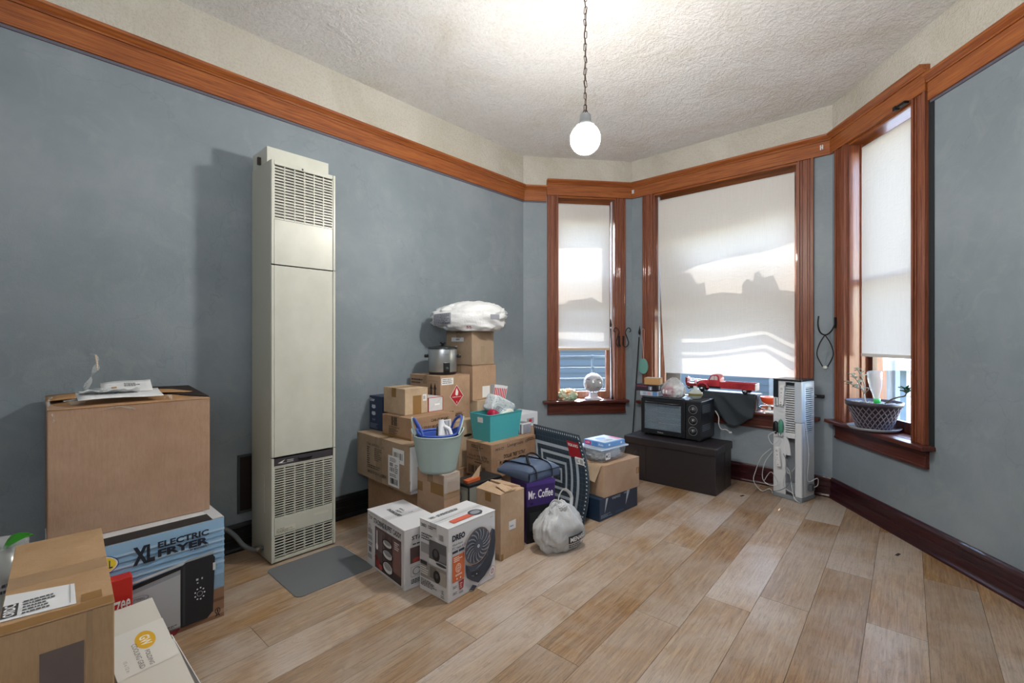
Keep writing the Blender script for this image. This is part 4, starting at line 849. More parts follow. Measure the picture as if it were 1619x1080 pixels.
# plastic bags: crumpled closed skins
def crumple(cx, cy, cz, rx, ry, rz, seed, amp=.12, freq=3.0, flat=True, sq=.75, nu=72, nv=40, shape=None):
    mb = MB(); vs = []
    for j in range(nv + 1):
        ph = -pi / 2 + pi * j / nv
        for i in range(nu):
            th = 2 * pi * i / nu
            cxp = abs(cos(ph)) ** sq; x = (abs(cos(th)) ** sq) * (1 if cos(th) >= 0 else -1) * cxp
            y = (abs(sin(th)) ** sq) * (1 if sin(th) >= 0 else -1) * cxp; z = (abs(sin(ph)) ** sq) * (1 if sin(ph) >= 0 else -1)
            p = Vector((x, y, z)); q = p * freq + Vector((seed, 0, 0))
            n1 = 1 - 2 * abs(noise.noise(q)); n2 = 1 - 2 * abs(noise.noise(q * 2.3 + Vector((5, 0, 0)))); k = 1 + amp * (n1 * .6 + n2 * .3 - .4)
            p = p * k
            if shape: p = shape(p)
            v = Vector((cx + p.x * rx, cy + p.y * ry, cz + p.z * rz)); 
            if flat and v.z < cz - rz * .86: v.z = cz - rz * .86
            vs.append(v)
    fs = [(j * nu + i, j * nu + (i + 1) % nu, (j + 1) * nu + (i + 1) % nu, (j + 1) * nu + i) for j in range(nv) for i in range(nu)]
    mb.add(vs, fs, 0, True); return mb
BAGW = mat('white_bag_film', '#dde0e2', .3, trans=.0, alpha=.93, spec=.6)
bagm = BAGW; n_, l_, b_ = nodes_of(bagm); nt = noise_tex(bagm, mapping(bagm, (1, 1, 1)), 28, 5, .6, 2.0); bump(bagm, nt.outputs['Fac'], .45, .008)
o = Vector((-.335, 3.53, 1.264)); t = thing('plastic_bag', 'bulging white plastic bag lying on top of the tall column of cartons', 'bag', o, radians(7))
bg_ = crumple(0, 0, .098, .275, .15, .120, 3, .24, 2.4, shape=lambda p: Vector((p.x, p.y * (1 - .25 * abs(p.x)), p.z * (1 - .35 * max(0, -p.x)) + .12 * p.x * 0)))
bg_.obj('bag_skin', bagm, t)
MB().lathe([(.001, 0), (.03, .02), (.055, .06), (.06, .10)], 20, M=Matrix.Translation((.25, -.02, .12)) @ Matrix.Rotation(-pi / 2, 4, 'Y') @ Matrix.Scale(1, 4)).obj('bag_corner', bagm, t)
mb = MB()
for k in range(5): mb.box((.262 + .004 * (k % 2), -.05, .095 + k * .012), (.292 + .006 * (k % 2), .03, .099 + k * .012))
mb.obj('paper_edges', mat('paper_edge', '#c9cacd', .6), t)
def onskin(s, q, e, W_=.14, Hh=.09):      # print wraps the left end of the bag, placed along its skin
    x = -.235 + s; a = radians(38) - q / .115
    k = sqrt(max(0, 1 - (x / .287) ** 4)); return (x, -(.163 * k) * cos(a) - e - .004, .098 + .118 * k * (1 - .35 * max(0, -x / .275)) * sin(a) * -1)
GP = mat('print_grey_bag', '#777b86', .4)
# fallen print replaced by a separate label patch on the bag's lower left end
MB().grid(lambda s, q: (-.262 + s * .13, -.085 - .060 * s - .012 * sin(pi * q), .035 + q * .085 + .01 * s), 6, 6).obj('printed_patch', mat('print_patch', '#8f929c', .35), t)
prints(t, lambda s, q, e: (-.262 + s, -.087 - .060 * s / .13 - .012 * sin(pi * q / .085) - .002 - e, .035 + q + .01 * s / .13), .13, .085, [('lines', '#4d505c', .05, .05, .95, .95, 7), ('t', '#2c2e3a', 'ZULILY', .5, .05, .95, .2, .02)], 'bag_print')
MB().grid(lambda s, q: (.16 + s * .07, -.132 + .03 * s, .085 + q * .035), 3, 3).obj('printed_patch', mat('print_patch', '#8f929c', .35), t)
prints(t, lambda s, q, e: (-.02 + s, -.163 - e, .012 + q), .04, .02, [('t', '#7a3040', '55', 0, 0, 1, 1, .03)], 'bag_number')

# pale green basket with soft handles
bo = Vector((-.425, 2.640, .4515)); t = thing('laundry_basket', 'pale green flexible round basket on the upright brown carton', 'basket', bo, .1)
PG = mat('pale_green_plastic', '#9fb1af', .4, trans=0)
def rim(a): return .205 + .015 * cos(2 * a)
def wallp(r0, r1, rise, q, s):
    a = 2 * pi * s; z = (.205 + rise * max(0, cos(2 * a)) ** 2) * q; r = r0 + (r1 - r0) * q
    return (r * cos(a), r * sin(a) * .96, z)
mb = MB(); mb.grid(lambda s, q: wallp(.102, .146, .03, q, s), 56, 14)
mb.lathe([(.0, .001), (.102, .001)], 56, sy=.96); mb.obj('basket_shell', PG, t, solid=.003)
mb = MB(); mb.sweep([Vector(wallp(.102, .147, .03, 1, k / 56)) for k in range(56)], .0045, 8, closed=True); mb.obj('rim', PG, t)
for s in (0, pi):
    pts = [Vector((.147 * cos(s + a), .141 * sin(s + a), .215 + .085 * cos(a / .62 * pi / 2))) for a in [-.62 + 1.24 * k / 12 for k in range(13)]]
    MB().sweep(pts, .0055, 8, flat=.8).obj('handle', PG, t)
bo2 = thing('blue_basket', 'blue basket with tall looped handles nested inside the pale green one', 'basket', bo + Vector((0, 0, .075)), .25)
BLU = mat('blue_plastic', '#3f5bb0', .35)
mb = MB(); mb.grid(lambda s, q: wallp(.098, .130, .035, q * .66, s), 48, 8); mb.lathe([(.0, .001), (.098, .001)], 48, sy=.96); mb.obj('basket_shell', BLU, bo2, solid=.003)
mb = MB(); mb.sweep([Vector(wallp(.098, .1305, .035, .66, k / 48)) for k in range(48)], .007, 8, closed=True); mb.obj('rim', BLU, bo2)
for s in (0.1, pi + .1):
    pts = [Vector((.135 * cos(s + a), .130 * sin(s + a), .140 + .085 * cos(a / .75 * pi / 2) ** .6)) for a in [-.75 + 1.5 * k / 14 for k in range(15)]]
    MB().sweep(pts, .008, 8, flat=.7).obj('handle', BLU, bo2)
# pans / utensils in the basket
IR = mat('white_plastic', '#d8dade', .35)
t = thing('white_iron', 'white clothes iron standing on its heel inside the nested baskets', 'iron', bo + Vector((.045, .01, .085)), -.5); t.rotation_euler = (0, -.18, -.5)
def ironbody(s, q):
    a = 2 * pi * s; z = .20 * q; w = .052 * (1 - q ** 2.2) + .004; d = .026
    return (d * cos(a) * (1 - .3 * q), w * sin(a), z)
MB().grid(ironbody, 20, 14).obj('soleplate_body', IR, t)
MB().grid(lambda s, q: (-.030 - .004 * sin(pi * q), (s - .5) * .085 * (1 - q ** 2), .01 + q * .17), 8, 10).obj('soleplate', mat('soleplate_grey', '#6d7077', .25, .6), t, solid=.002)
MB().sweep([(.02, 0, .015), (.055, 0, .03), (.062, 0, .09), (.05, 0, .14), (.018, 0, .16)], .011, 10).obj('handle', IR, t)
t = thing('serving_tongs', 'grey metal tongs leaning out of the nested baskets', 'tongs', bo + Vector((-.02, -.01, .12)), 0)
for k in (0, 1): MB().hexa([(.0 + k * .01, -.004, .0), (.012 + k * .01, -.004, .0), (.012 + k * .01, .004, 0), (.0 + k * .01, .004, 0)], [(-.115 + k * .03, -.03, .062 + k * .0), (-.112 + k * .03, -.03, .067), (-.112 + k * .03, -.02, .067), (-.115 + k * .03, -.02, .062)]).obj('tong_arm', mat('tong_metal', '#7e8680', .3, .6), t)
t = thing('dark_gadget', 'dark grey kitchen gadget lying among the things in the nested baskets', 'gadget', bo + Vector((-.035, .03, .085)), .2)
crumple(0, 0, .04, .042, .035, .04, 11, .25, 2.0).obj('gadget_body', mat('gadget_dark', '#3a3d48', .4), t)

# turquoise bin
bn = uv(2.205, -2.205); t = thing('turquoise_bin', 'open turquoise plastic bin full of packages, on the paper plates carton', 'bin', (bn.x, bn.y, .5025), AU)
TQ = mat('turquoise_plastic', '#4aa9b2', .35); n_, l_, b_ = nodes_of(TQ); b_.inputs['Subsurface Weight'].default_value = .1
bw, bd, bh, fl_, th = .285, .165, .180, .018, .003
def binshell(mb, o0, o1):
    lo = [(o0, o0, .0), (bw - o0, o0, 0), (bw - o0, bd - o0, 0), (o0, bd - o0, 0)]; hi = [(-fl_ + o1, -fl_ + o1, bh), (bw + fl_ - o1, -fl_ + o1, bh), (bw + fl_ - o1, bd + fl_ - o1, bh), (-fl_ + o1, bd + fl_ - o1, bh)]
    return lo, hi
mb = MB(); lo, hi = binshell(mb, 0, 0); mb.add(lo + hi, [(0, 3, 2, 1), (0, 1, 5, 4), (1, 2, 6, 5), (2, 3, 7, 6), (3, 0, 4, 7)]); mb.obj('bin_shell', TQ, t, solid=.004)
mb = MB(); mb.sweep([Vector(p) for p in hi], .005, 6, closed=True); mb.obj('rim', TQ, t)
MB().hexa([(-.0175, .055, .125), (-.0165, .105, .125), (-.0145, .105, .125), (-.0155, .055, .125)], [(-.0195, .055, .160), (-.0195, .105, .160), (-.0175, .105, .160), (-.0175, .055, .160)]).obj('handle_tag', mat('label_white', '#dcdee0', .4), t)
def inbin(x, y, z): p = Vector((bn.x, bn.y, .5025)) + Vector((x * cos(AU) - y * sin(AU), x * sin(AU) + y * cos(AU), z)); return p
t = thing('popcorn_carton', 'red and white striped popcorn carton standing tilted in the turquoise bin', 'carton', inbin(.17, .125, .10), AU - .15); t.rotation_euler = (.0, .14, AU - .35)
mb = MB(); a0, a1, hh = .036, .052, .265
mb.add([(-a0, -.025, 0), (a0, -.025, 0), (a0, .025, 0), (-a0, .025, 0), (-a1, -.035, hh), (a1, -.035, hh), (a1, .035, hh), (-a1, .035, hh)], [(0, 3, 2, 1), (0, 1, 5, 4), (1, 2, 6, 5), (2, 3, 7, 6), (3, 0, 4, 7)]); mb.obj('paper_shell', CARDW, t, solid=.001)
def pf(s, q, e): w = a0 + (a1 - a0) * q / hh; return (-w + 2 * w * s / (2 * a1), -.025 - .010 * q / hh - e - .001, q)
prints(t, pf, 2 * a1, hh, [('r', '#b6222f', .02 + .14 * k, 0, .10 + .14 * k, .93) for k in range(7)] + [('e', '#efe9e4', .35, .52, .24, .13), ('e', '#b6222f', .35, .52, .20, .105), ('e', '#efe9e4', .35, .52, .17, .085), ('t', '#b6222f', 'POP', .22, .48, .48, .56, .03), ('t', '#b6222f', 'POP CORN', .05, .08, .85, .24, .03)])
def foilmat():
    m = mat('foil_packaging', '#b7c3cb', .2, .1); nt = noise_tex(m, mapping(m, (1, 1, 1)), 14, 5, .65, 2.5)
    r = ramp(m, nt.outputs['Fac'], [(.38, '#93a9ba'), (.5, '#d3dade'), (.6, '#b4c2c8'), (.7, '#dddccf')]); m.node_tree.links.new(r.outputs[0], nodes_of(m)[2].inputs['Base Color']); bump(m, nt.outputs['Fac'], .6, .01); return m
FOIL = foilmat()
t = thing('wrapped_package', 'shiny clear-wrapped package tilted up in the turquoise bin', 'package', inbin(.165, .07, .215), AU); t.rotation_euler = (.1, .42, AU + .05)
crumple(0, 0, .0, .118, .052, .062, 21, .07, 1.6, False, .30).obj('wrapped_body', FOIL, t)
prints(t, lambda s, q, e: (s - .10, -.0625 - e, q - .05), .16, .04, [('lines', '#55606b', 0, 0, 1, 1, 4)], 'package_print')
t = thing('wine_red_jar', 'wine red lidded jar lying on its side in the turquoise bin', 'jar', inbin(.04, .062, .178), AU); t.location = inbin(.028, .022, .178); t.rotation_euler = (-pi / 2, 0, AU - 1.25)
MB().lathe([(.001, .0), (.030, .002), (.036, .012), (.036, .05)], 28).obj('jar_lid', mat('wine_red', '#a3123c', .35), t)
MB().lathe([(.033, .05), (.034, .06), (.034, .12), (.001, .122)], 28).obj('jar_body', mat('dark_wine', '#4e1020', .3), t)
t = thing('paper_roll', 'rolled silver and white wrapper beside the wine red jar', 'wrapper', inbin(.075, .035, .195), AU); MB().sweep([(0, 0, 0), (.10, -.01, -.012)], .024, 16).obj('roll', FOIL, t)
t = thing('cream_tube', 'curved cream plastic bottle lying across the front of the turquoise bin', 'bottle', inbin(.11, .015, .172), AU); MB().sweep(smooth([Vector((0, -.005, -.012)), Vector((.05, -.006, .008)), Vector((.10, -.004, .015)), Vector((.125, .0, .005))]), .017, 14, flat=.8).obj('bottle_body', mat('cream_plastic', '#d8d5cc', .4), t)
t = thing('red_can', 'red printed can tucked between bin and window wall', 'can', tuple(uv(2.52, -2.335, .505)), 0)
MB().lathe([(.030, 0), (.032, .003), (.032, .15), (.029, .155)], 24).obj('can_body', mat('red_can', '#b8283a', .35), t)
prints(t, lambda s, q, e: ((.0325 + e) * cos(-2.2 + s / .032), (.0325 + e) * sin(-2.2 + s / .032), .03 + q), .06, .09, [('t', '#efe9e6', 'RED', 0, .5, 1, .9, .02), ('lines', '#efe9e6', 0, .1, 1, .4, 3)])
bpy.data.objects['turquoise_bin']['label'] = 'open turquoise plastic bin full of packages, on the paper plates carton'

# insulated carrier
co = Vector((.100, 2.690, .3595)); t = thing('insulated_carrier', 'slouching navy insulated carrier bag with black straps on the purple box', 'bag', co, radians(41))
NY = mat('navy_nylon', '#51607a', .42, spec=.6); nn = noise_tex(NY, mapping(NY, (1, 1, 1)), 8, 3, .5); bump(NY, nn.outputs['Fac'], .35, .02)
cw_, cl_ = .255, .29
def carrier(s, q, top=True):
    x = cw_ * s; y = cl_ * q; ex_ = (sin(pi * s) * sin(pi * q)) ** .35
    z = .058 + .036 * ex_ - .018 * q * (1 - s) * 1.5 + .004 * sin(s * 11 + q * 5)
    return (x, y, z)
mb = MB(); mb.grid(carrier, 18, 18)
mb.grid(lambda s, q: (cw_ * s, 0 - .006 * sin(pi * q), carrier(s, 0)[2] * q), 18, 5); mb.grid(lambda s, q: (0 - .006 * sin(pi * q), cl_ * (1 - s), carrier(0, 1 - s)[2] * q), 18, 5)
mb.grid(lambda s, q: (cw_ * (1 - s), cl_ + .004 * sin(pi * q), carrier(1 - s, 1)[2] * q), 18, 5); mb.grid(lambda s, q: (cw_ + .005 * sin(pi * q), cl_ * s, carrier(1, s)[2] * q), 18, 5)
mb.add([(0, 0, 0), (0, cl_, 0), (cw_, cl_, 0), (cw_, 0, 0)], [(0, 1, 2, 3)]); mb.obj('bag_body', NY, t)
STR = mat('black_webbing', '#15171b', .6)
for y0 in (.075, .205):
    pass
for x0 in (.055, .185):
    pts = [(x0, -.009, .01), (x0, -.009, .045)] + [(x0, cl_ * q, carrier(x0 / cw_, q)[2] + .0035) for q in [k / 12 for k in range(13)]]
    MB().sweep(pts, .013, 4, flat=.16).obj('strap', STR, t)
pts = smooth([Vector((.055, .06, .085)), Vector((.075, .10, .118)), Vector((.12, .13, .128)), Vector((.165, .12, .12)), Vector((.185, .07, .085))])
MB().sweep(pts, .009, 8, flat=.5).obj('handle', STR, t)
MB().sweep([(0, -.007, .050), (cw_, -.008, .050)], .003, 6).obj('zip_seam', STR, t)

# cutting mat
cm = thing('cutting_mat', 'large navy gridded quilting mat bowed upright beside the purple box', 'mat')
TL, TR_, BL, BR_ = Vector((.163, 3.50, .556)), Vector((.455, 3.10, .552)), Vector((.17, 3.33, .0)), Vector((.462, 2.965, .002))
bow = Vector((.045, -.06, 0))
def matp(s, q, e=0):
    p = (BL.lerp(BR_, s)).lerp(TL.lerp(TR_, s), q) + Vector((.035, .0, 0)) * sin(pi * q) * s + Vector((.02, -.05, 0)) * sin(pi * q) * .6
    n = Vector((-.6, -.74, .1)); return p + n * e
MATN = mat('mat_navy', '#34465a', .45); 
def matshade():
    m = MATN; n, l, b = nodes_of(m); uvn = node(m, 'ShaderNodeUVMap'); uvn.uv_map = 'uv'; sx = node(m, 'ShaderNodeSeparateXYZ'); l.new(uvn.outputs[0], sx.inputs[0]); outs = []
    for ax in (0, 1):
        a = node(m, 'ShaderNodeMath', operation='MULTIPLY'); a.inputs[1].default_value = 16; l.new(sx.outputs[ax], a.inputs[0])
        f = node(m, 'ShaderNodeMath', operation='FRACT'); l.new(a.outputs[0], f.inputs[0]); g = node(m, 'ShaderNodeMath', operation='LESS_THAN'); g.inputs[1].default_value = .09; l.new(f.outputs[0], g.inputs[0]); outs.append(g)
    mx = node(m, 'ShaderNodeMath', operation='MAXIMUM'); l.new(outs[0].outputs[0], mx.inputs[0]); l.new(outs[1].outputs[0], mx.inputs[1])
    l.new(mix(m, lin('#26333f'), lin('#3f4f5f'), mx.outputs[0]), b.inputs['Base Color'])
matshade()
mb = MB(); mb.grid(lambda s, q: matp(s, q), 16, 24); sheet = mb.obj('mat_sheet', MATN, cm)
ul = sheet.data.uv_layers.new(name='uv')
for p in sheet.data.polygons:
    for li, vi in zip(p.loop_indices, p.vertices): j, i = divmod(vi, 17); ul.data[li].uv = (i / 16, j / 24)
q_ = sheet.modifiers.new('solid', 'SOLIDIFY'); q_.thickness = .003; q_.offset = 0
def strip(pts, w, seg=10):      # strip on the mat in (s,q) space, subdivided to follow its bow
    out = []
    for (a, b) in zip(pts, pts[1:]):
        for k in range(seg): out.append(((a[0] + (b[0] - a[0]) * k / seg, a[1] + (b[1] - a[1]) * k / seg), (a[0] + (b[0] - a[0]) * (k + 1) / seg, a[1] + (b[1] - a[1]) * (k + 1) / seg)))
    return out
mb = MB()
for ring_, hw_ in ((.41, .045), (.30, .04), (.195, .035), (.10, .03)):
    cx, cy = .42, .46; o_, i_ = ring_, ring_ - hw_
    for (a, b) in (((-1, -1), (1, -1)), ((1, -1), (1, 1)), ((1, 1), (-1, 1)), ((-1, 1), (-1, -1))):
        for k in range(10):
            t0, t1 = k / 10, (k + 1) / 10; f = lambda t, r: (cx + r * (a[0] + (b[0] - a[0]) * t), cy + r * .86 * (a[1] + (b[1] - a[1]) * t))
            mb.add([matp(*f(t0, o_), .003), matp(*f(t1, o_), .003), matp(*f(t1, i_), .003), matp(*f(t0, i_), .003)], [(0, 1, 2, 3)])
mb.obj('square_rings', mat('mat_grey_print', '#98a3ae', .5), cm)
mb = MB()
for k in range(22):
    for s0, q0, s1, q1 in ((.03 + k * .0435, .955, .045 + k * .0435, .975), (.945, .03 + k * .0435, .965, .045 + k * .0435)):
        mb.add([matp(s0, q0, .003), matp(s1, q0, .003), matp(s1, q1, .003), matp(s0, q1, .003)], [(0, 1, 2, 3)])
mb.obj('edge_marks', mat('mat_white_print', '#c5ccd2', .5), cm)
def mq(mb, s0, q0, s1, q1, e): mb.grid(lambda s, q: matp(s0 + (s1 - s0) * s, q0 + (q1 - q0) * q, e), 4, 4)
mb = MB(); mq(mb, .70, .72, .92, .90, .004); mb.obj('red_label', mat('mat_red_label', '#8c1c26', .4), cm)
prints(cm, lambda s, q, e: matp(.70 + .22 * s / .1, .80 + .1 * q / .06, .005 + e), .1, .06, [('t', '#e2d6d4', 'FISKARS', .08, .4, .92, .75, .02)], 'label_text')
mb = MB(); mq(mb, .80, .65, .95, .73, .005); mb.obj('barcode_label', mat('label_white', '#dcdee0', .4), cm)
prints(cm, lambda s, q, e: matp(.80 + .15 * s / .1, .65 + .08 * q / .06, .006 + e), .1, .06, [('bars', '#333333', .55, .15, .92, .8, 8), ('lines', '#555555', .08, .2, .5, .8, 3)], 'barcode')
prints(cm, lambda s, q, e: matp(.42 + .2 * s / .1, .78 + .03 * q / .06, .005 + e), .1, .06, [('t', '#a9b3bd', '24 x 36', .0, .0, 1, 1, .0)], 'mat_text')

# grocery bag
go = Vector((.272, 2.645, .001)); t = thing('grocery_bag', 'knotted white grocery bag with black lettering on the floor before the gridded mat', 'bag', go, radians(28))
def gshape(p):
    z = p.z; k = 1.0 if z < .1 else 1 - .62 * ((z - .1) / .9) ** 1.15
    th = atan2(p.y, p.x); k *= 1 + .10 * max(0, z + .3) * sin(9 * th + 2 * sin(2 * th)) + .05 * sin(5 * th + 4 * z)
    return Vector((p.x * k, p.y * k, z))
GB = mat('grocery_film', '#d3d7da', .22, alpha=.72, spec=.7); nt = noise_tex(GB, mapping(GB, (1, 1, .5)), 20, 5, .6, 2.0); bump(GB, nt.outputs['Fac'], .6, .01)
crumple(0, 0, .125, .150, .090, .145, 31, .16, 2.6, True, .8, nu=120, shape=gshape).obj('bag_skin', GB, t)
crumple(.01, .0, .10, .115, .065, .10, 41, .2, 2.0, True, .7).obj('bag_contents', mat('bag_inside', '#9b9c9e', .5), t)
def loop_(pts, w): return MB().sweep(smooth([Vector(p) for p in pts]), w, 10, flat=.3)
loop_([(-.045, -.03, .20), (-.085, -.03, .255), (-.05, -.02, .285), (.0, -.015, .262), (.01, -.02, .235)], .009).obj('bag_handle', GB, t)
loop_([(.0, .0, .22), (.01, .02, .285), (.055, .03, .318), (.105, .03, .27), (.09, .02, .20)], .010).obj('bag_handle', GB, t)
crumple(.0, -.015, .238, .035, .03, .024, 51, .3, 3, False).obj('knot', GB, t)
def gb(s, q, e): a = -1.65 + s / .15; return (.152 * cos(a) * .98, .100 * sin(a) - e, .065 + q + .03 * s)
mb = MB(); mb.grid(lambda s, q: gb(s * .17, q * .040, .010), 12, 3); mb.obj('lettering_band', mat('band_black', '#2a2b2e', .4), t)
prints(t, lambda s, q, e: gb(s, q, .012 + e), .17, .040, [('t', '#dfe1e3', 'MENARDS', .06, .18, .94, .82, .03)], 'bag_lettering')
prints(t, lambda s, q, e: gb(s, q - .024, .010 + e), .17, .02, [('lines', '#4a4c50', .0, .0, .9, 1, 2)], 'bag_small_print')

# clear container with lid + blue game box
cc = Vector((.595, 3.075, .3625)); t = thing('clear_container', 'clear lidded container of crumpled packets on the carton with the drooping flap', 'container', cc, radians(40))
CP = mat('clear_plastic', '#dfe9f2', .08, trans=0, alpha=.22, spec=.9)
mb = MB(); mb.hexa([(.012, .012, 0), (.268, .012, 0), (.268, .188, 0), (.012, .188, 0)], [(0, 0, .085), (.28, 0, .085), (.28, .20, .085), (0, .20, .085)]); mb.obj('tub', CP, t, bevel=.012)
LID = mat('pale_blue_lid', '#c3d5ea', .2, alpha=.6)
mb = MB(); mb.box((-.012, -.012, .085), (.292, .212, .097)); mb.obj('lid', LID, t, bevel=.006)
crumple(.14, .10, .045, .125, .085, .040, 61, .30, 5.0).obj('packets', mat('packet_white', '#c3c8cd', .3), t)
prints(t, lambda s, q, e: (.02 + s, -.002 - e + .012 * (1 - q / .085) * 0, .02 + q), .10, .05, [('r', W, .25, .0, .75, .9), ('r', '#2b2d30', .3, .3, .45, .6), ('lines', '#555555', .5, .2, .72, .8, 3)], 'tub_label')
gx = Vector((.630, 3.115)); carton('blue_box', 'flat blue box with a pink label on top of the clear container', gx, 40, .22, .19, .460, .034, mat('sky_blue_card', '#6f9fd6', .4), tape='n', flaps=False,
  T=[('r', '#d3dbe6', .04, .06, .96, .94), ('p', '#b9c3cf', [(.1, .1), (.6, .15), (.5, .6), (.15, .5)]), ('r', '#e08fc4', .78, .1, .96, .6), ('e', '#8fb0dd', .4, .6, .2, .15), ('lines', '#7f8fa5', .3, .15, .7, .35, 3)],
  R=[('e', '#e2e8f0', .2, .5, .04, .22), ('e', '#e2e8f0', .8, .5, .04, .22)], L=[('r', '#d63f87', .06, .15, .36, .85), ('t', '#f0e6ee', 'LCR', .1, .35, .3, .65, .02), ('t', '#e7edf5', 'Kids', .72, .3, .92, .7, .01), ('r', '#5588c8', .42, .1, .66, .9)])

# ------------------------------------------------------------------ ottoman and oven
LE = mat('dark_brown_leather', '#282427', .38, spec=.6); nt = noise_tex(LE, mapping(LE, (1, 1, 1)), 9, 4, .55, .5); nb2 = bump(LE, nt.outputs['Fac'], .35, .012); nt2 = noise_tex(LE, mapping(LE, (1, 1, 1)), 220, 2); bump(LE, nt2.outputs['Fac'], .3, .001, nb2)
ot = Vector((1.5485, 3.5)); t = thing('storage_ottoman', 'long dark brown leather storage ottoman under the toaster oven', 'ottoman', (ot.x, ot.y, 0), AU)
ol, od = .76, .37
mb = MB(); mb.box((0, 0, 0), (od, ol, .315)); mb.obj('base', LE, t, bevel=.006)
mb = MB(); mb.grid(lambda s, q: (.015 + s * (od - .03), .015 + q * (ol - .03), .362 + .012 * (sin(pi * s) * sin(pi * q)) ** .5 * (1 + .3 * noise.noise(Vector((s * 3, q * 7, 1))))), 10, 18); 
mb.box((-.010, -.010, .300), (od + .010, ol + .010, .365)); mb.obj('lid', LE, t, bevel=.012, seg=3)
MB().sweep([(-.002, ol - .19, .30), (-.003, ol - .19, .01)], .0025, 6).obj('seam', LE, t)
MB().sweep([(od * .55, -.002, .30), (od * .55, -.002, .01)], .0018, 6).obj('seam', LE, t)
mb = MB(); mb.grid(lambda s, q: (-.003 - .012 * (noise.noise(Vector((s * 9, q * 2.4, 3))) * .5 + .5) * sin(pi * s) * sin(pi * q), ol - .02 - s * .165, .20 + q * .095), 26, 8); mb.obj('gathered_pocket', LE, t)

ov = Vector((1.505, 3.672)); t = thing('toaster_oven', 'black countertop toaster oven with glass door and three knobs on the ottoman', 'toaster oven', (ov.x, ov.y, .385), radians(47.6))
OVB = mat('oven_black', '#202328', .35, .2); OVT = mat('oven_top', '#34383d', .35, .4)
x1, y1, z1 = .31, .51, .308
mb = MB(); mb.box((.015, 0, 0), (x1, y1, .006)); mb.box((.015, 0, .006), (x1, .006, z1)); mb.box((.015, y1 - .006, .006), (x1, y1, z1)); mb.box((x1 - .006, .006, .006), (x1, y1 - .006, z1)); mb.box((.015, .120, .006), (x1 - .006, .126, z1 - .006)); mb.obj('housing', OVB, t, bevel=.004)
MB().box((.01, -.003, z1), (x1 + .003, y1 + .003, z1 + .006)).obj('top_plate', OVT, t, bevel=.003)
MB().box((0, .0, .0), (.015, .120, z1)).obj('control_panel', OVB, t, bevel=.003)
dr = MB(); dr.box((-.004, .124, .004), (.014, .160, z1 - .004)); dr.box((-.004, y1 - .030, .004), (.014, y1, z1 - .004)); dr.box((-.004, .160, .004), (.014, y1 - .030, .045)); dr.box((-.004, .160, .262), (.014, y1 - .030, z1 - .004)); door = dr.obj('door', OVB, t, bevel=.003)
MB().box((.0, .158, .043), (.006, y1 - .028, .264)).obj('door_glass', mat('oven_glass', '#8fa3b4', .03, alpha=.35, spec=1), door)
MB().sweep([(-.004, .17, .275), (-.030, .185, .275), (-.030, y1 - .06, .275), (-.004, y1 - .045, .275)], .006, 8).obj('door_handle', BLK, door)
prints(t, lambda s, q, e: (-.0045 - e, .36 - s, .018 + q), .05, .012, [('t', '#b5b9be', 'Kitchen', 0, 0, 1, 1, .01)], 'oven_lettering')
for z in (.10, .19):
    mb = MB(); [mb.sweep([(.02, y, z), (.29, y, z)], .0012, 5) for y in [.15 + .03 * k for k in range(12)]]; mb.sweep([(.022, .13, z), (.022, .50, z)], .002, 5); mb.sweep([(.28, .13, z), (.28, .50, z)], .002, 5); mb.obj('wire_rack', STEEL, t)
mb = MB(); mb.box((.02, .128, .20 - .19), (.30, .502, .014)); mb.obj('crumb_tray', mat('tray_brown', '#5a4a40', .4, .5), t)
for k, z in enumerate((.245, .155, .07)):
    kn = MB().lathe([(.024, 0), (.024, .004), (.019, .006), (.017, .022), (0, .023)], 24, M=Matrix.Translation((0, .062, z)) @ Matrix.Rotation(-pi / 2, 4, 'Y')).obj('knob', mat('knob_steel', '#6c7075', .25, .8), t)
    mb = MB(); mb.box((-.026, .059, z - .016), (-.022, .065, z + .016)); mb.obj('grip', BLK, kn)
    prints(t, lambda s, q, e, z=z: (-.001 - e, .105 - s, z - .043 + q), .086, .086, [('ring', '#c3c6ca', .5, .5, .40, .40, .04)], 'dial_ring')
mb = MB()
for k in range(8):
    for j in range(5): mb.add([(.04 + k * .022, -.0012, .215 + j * .014), (.055 + k * .022, -.0012, .215 + j * .014), (.055 + k * .022, -.0012, .221 + j * .014), (.04 + k * .022, -.0012, .221 + j * .014)], [(0, 1, 2, 3)])
    for j in range(4): mb.add([(.04 + k * .022, -.0012, .07 + j * .014), (.055 + k * .022, -.0012, .07 + j * .014), (.055 + k * .022, -.0012, .076 + j * .014), (.04 + k * .022, -.0012, .076 + j * .014)], [(0, 1, 2, 3)])
mb.obj('vent_slots', mat('slot_light', '#8f979e', .5), t)
for x, y in ((.03, .03), (.28, .03), (.03, .48), (.28, .48)): MB().lathe([(.012, -.012), (.014, 0)], 12, M=Matrix.Translation((x, y, 0))).obj('foot', BLK, t)
ct = thing('loose_cord', 'short white cord with a bare plug hanging from the back of the toaster oven', 'cord', (1.735, 3.905, .59))
MB().sweep(smooth([Vector(p) for p in ((-.01, 0, 0), (.012, -.012, -.05), (.01, -.02, -.11), (.03, -.02, -.15), (.07, -.02, -.155), (.10, -.02, -.175))]), .004, 8).obj('cord', mat('white_cord', '#c9cbc9', .4), ct)
MB().box((.095, -.026, -.185), (.118, -.014, -.172)).obj('plug', mat('white_plastic', '#d8dade', .35), ct, bevel=.003)

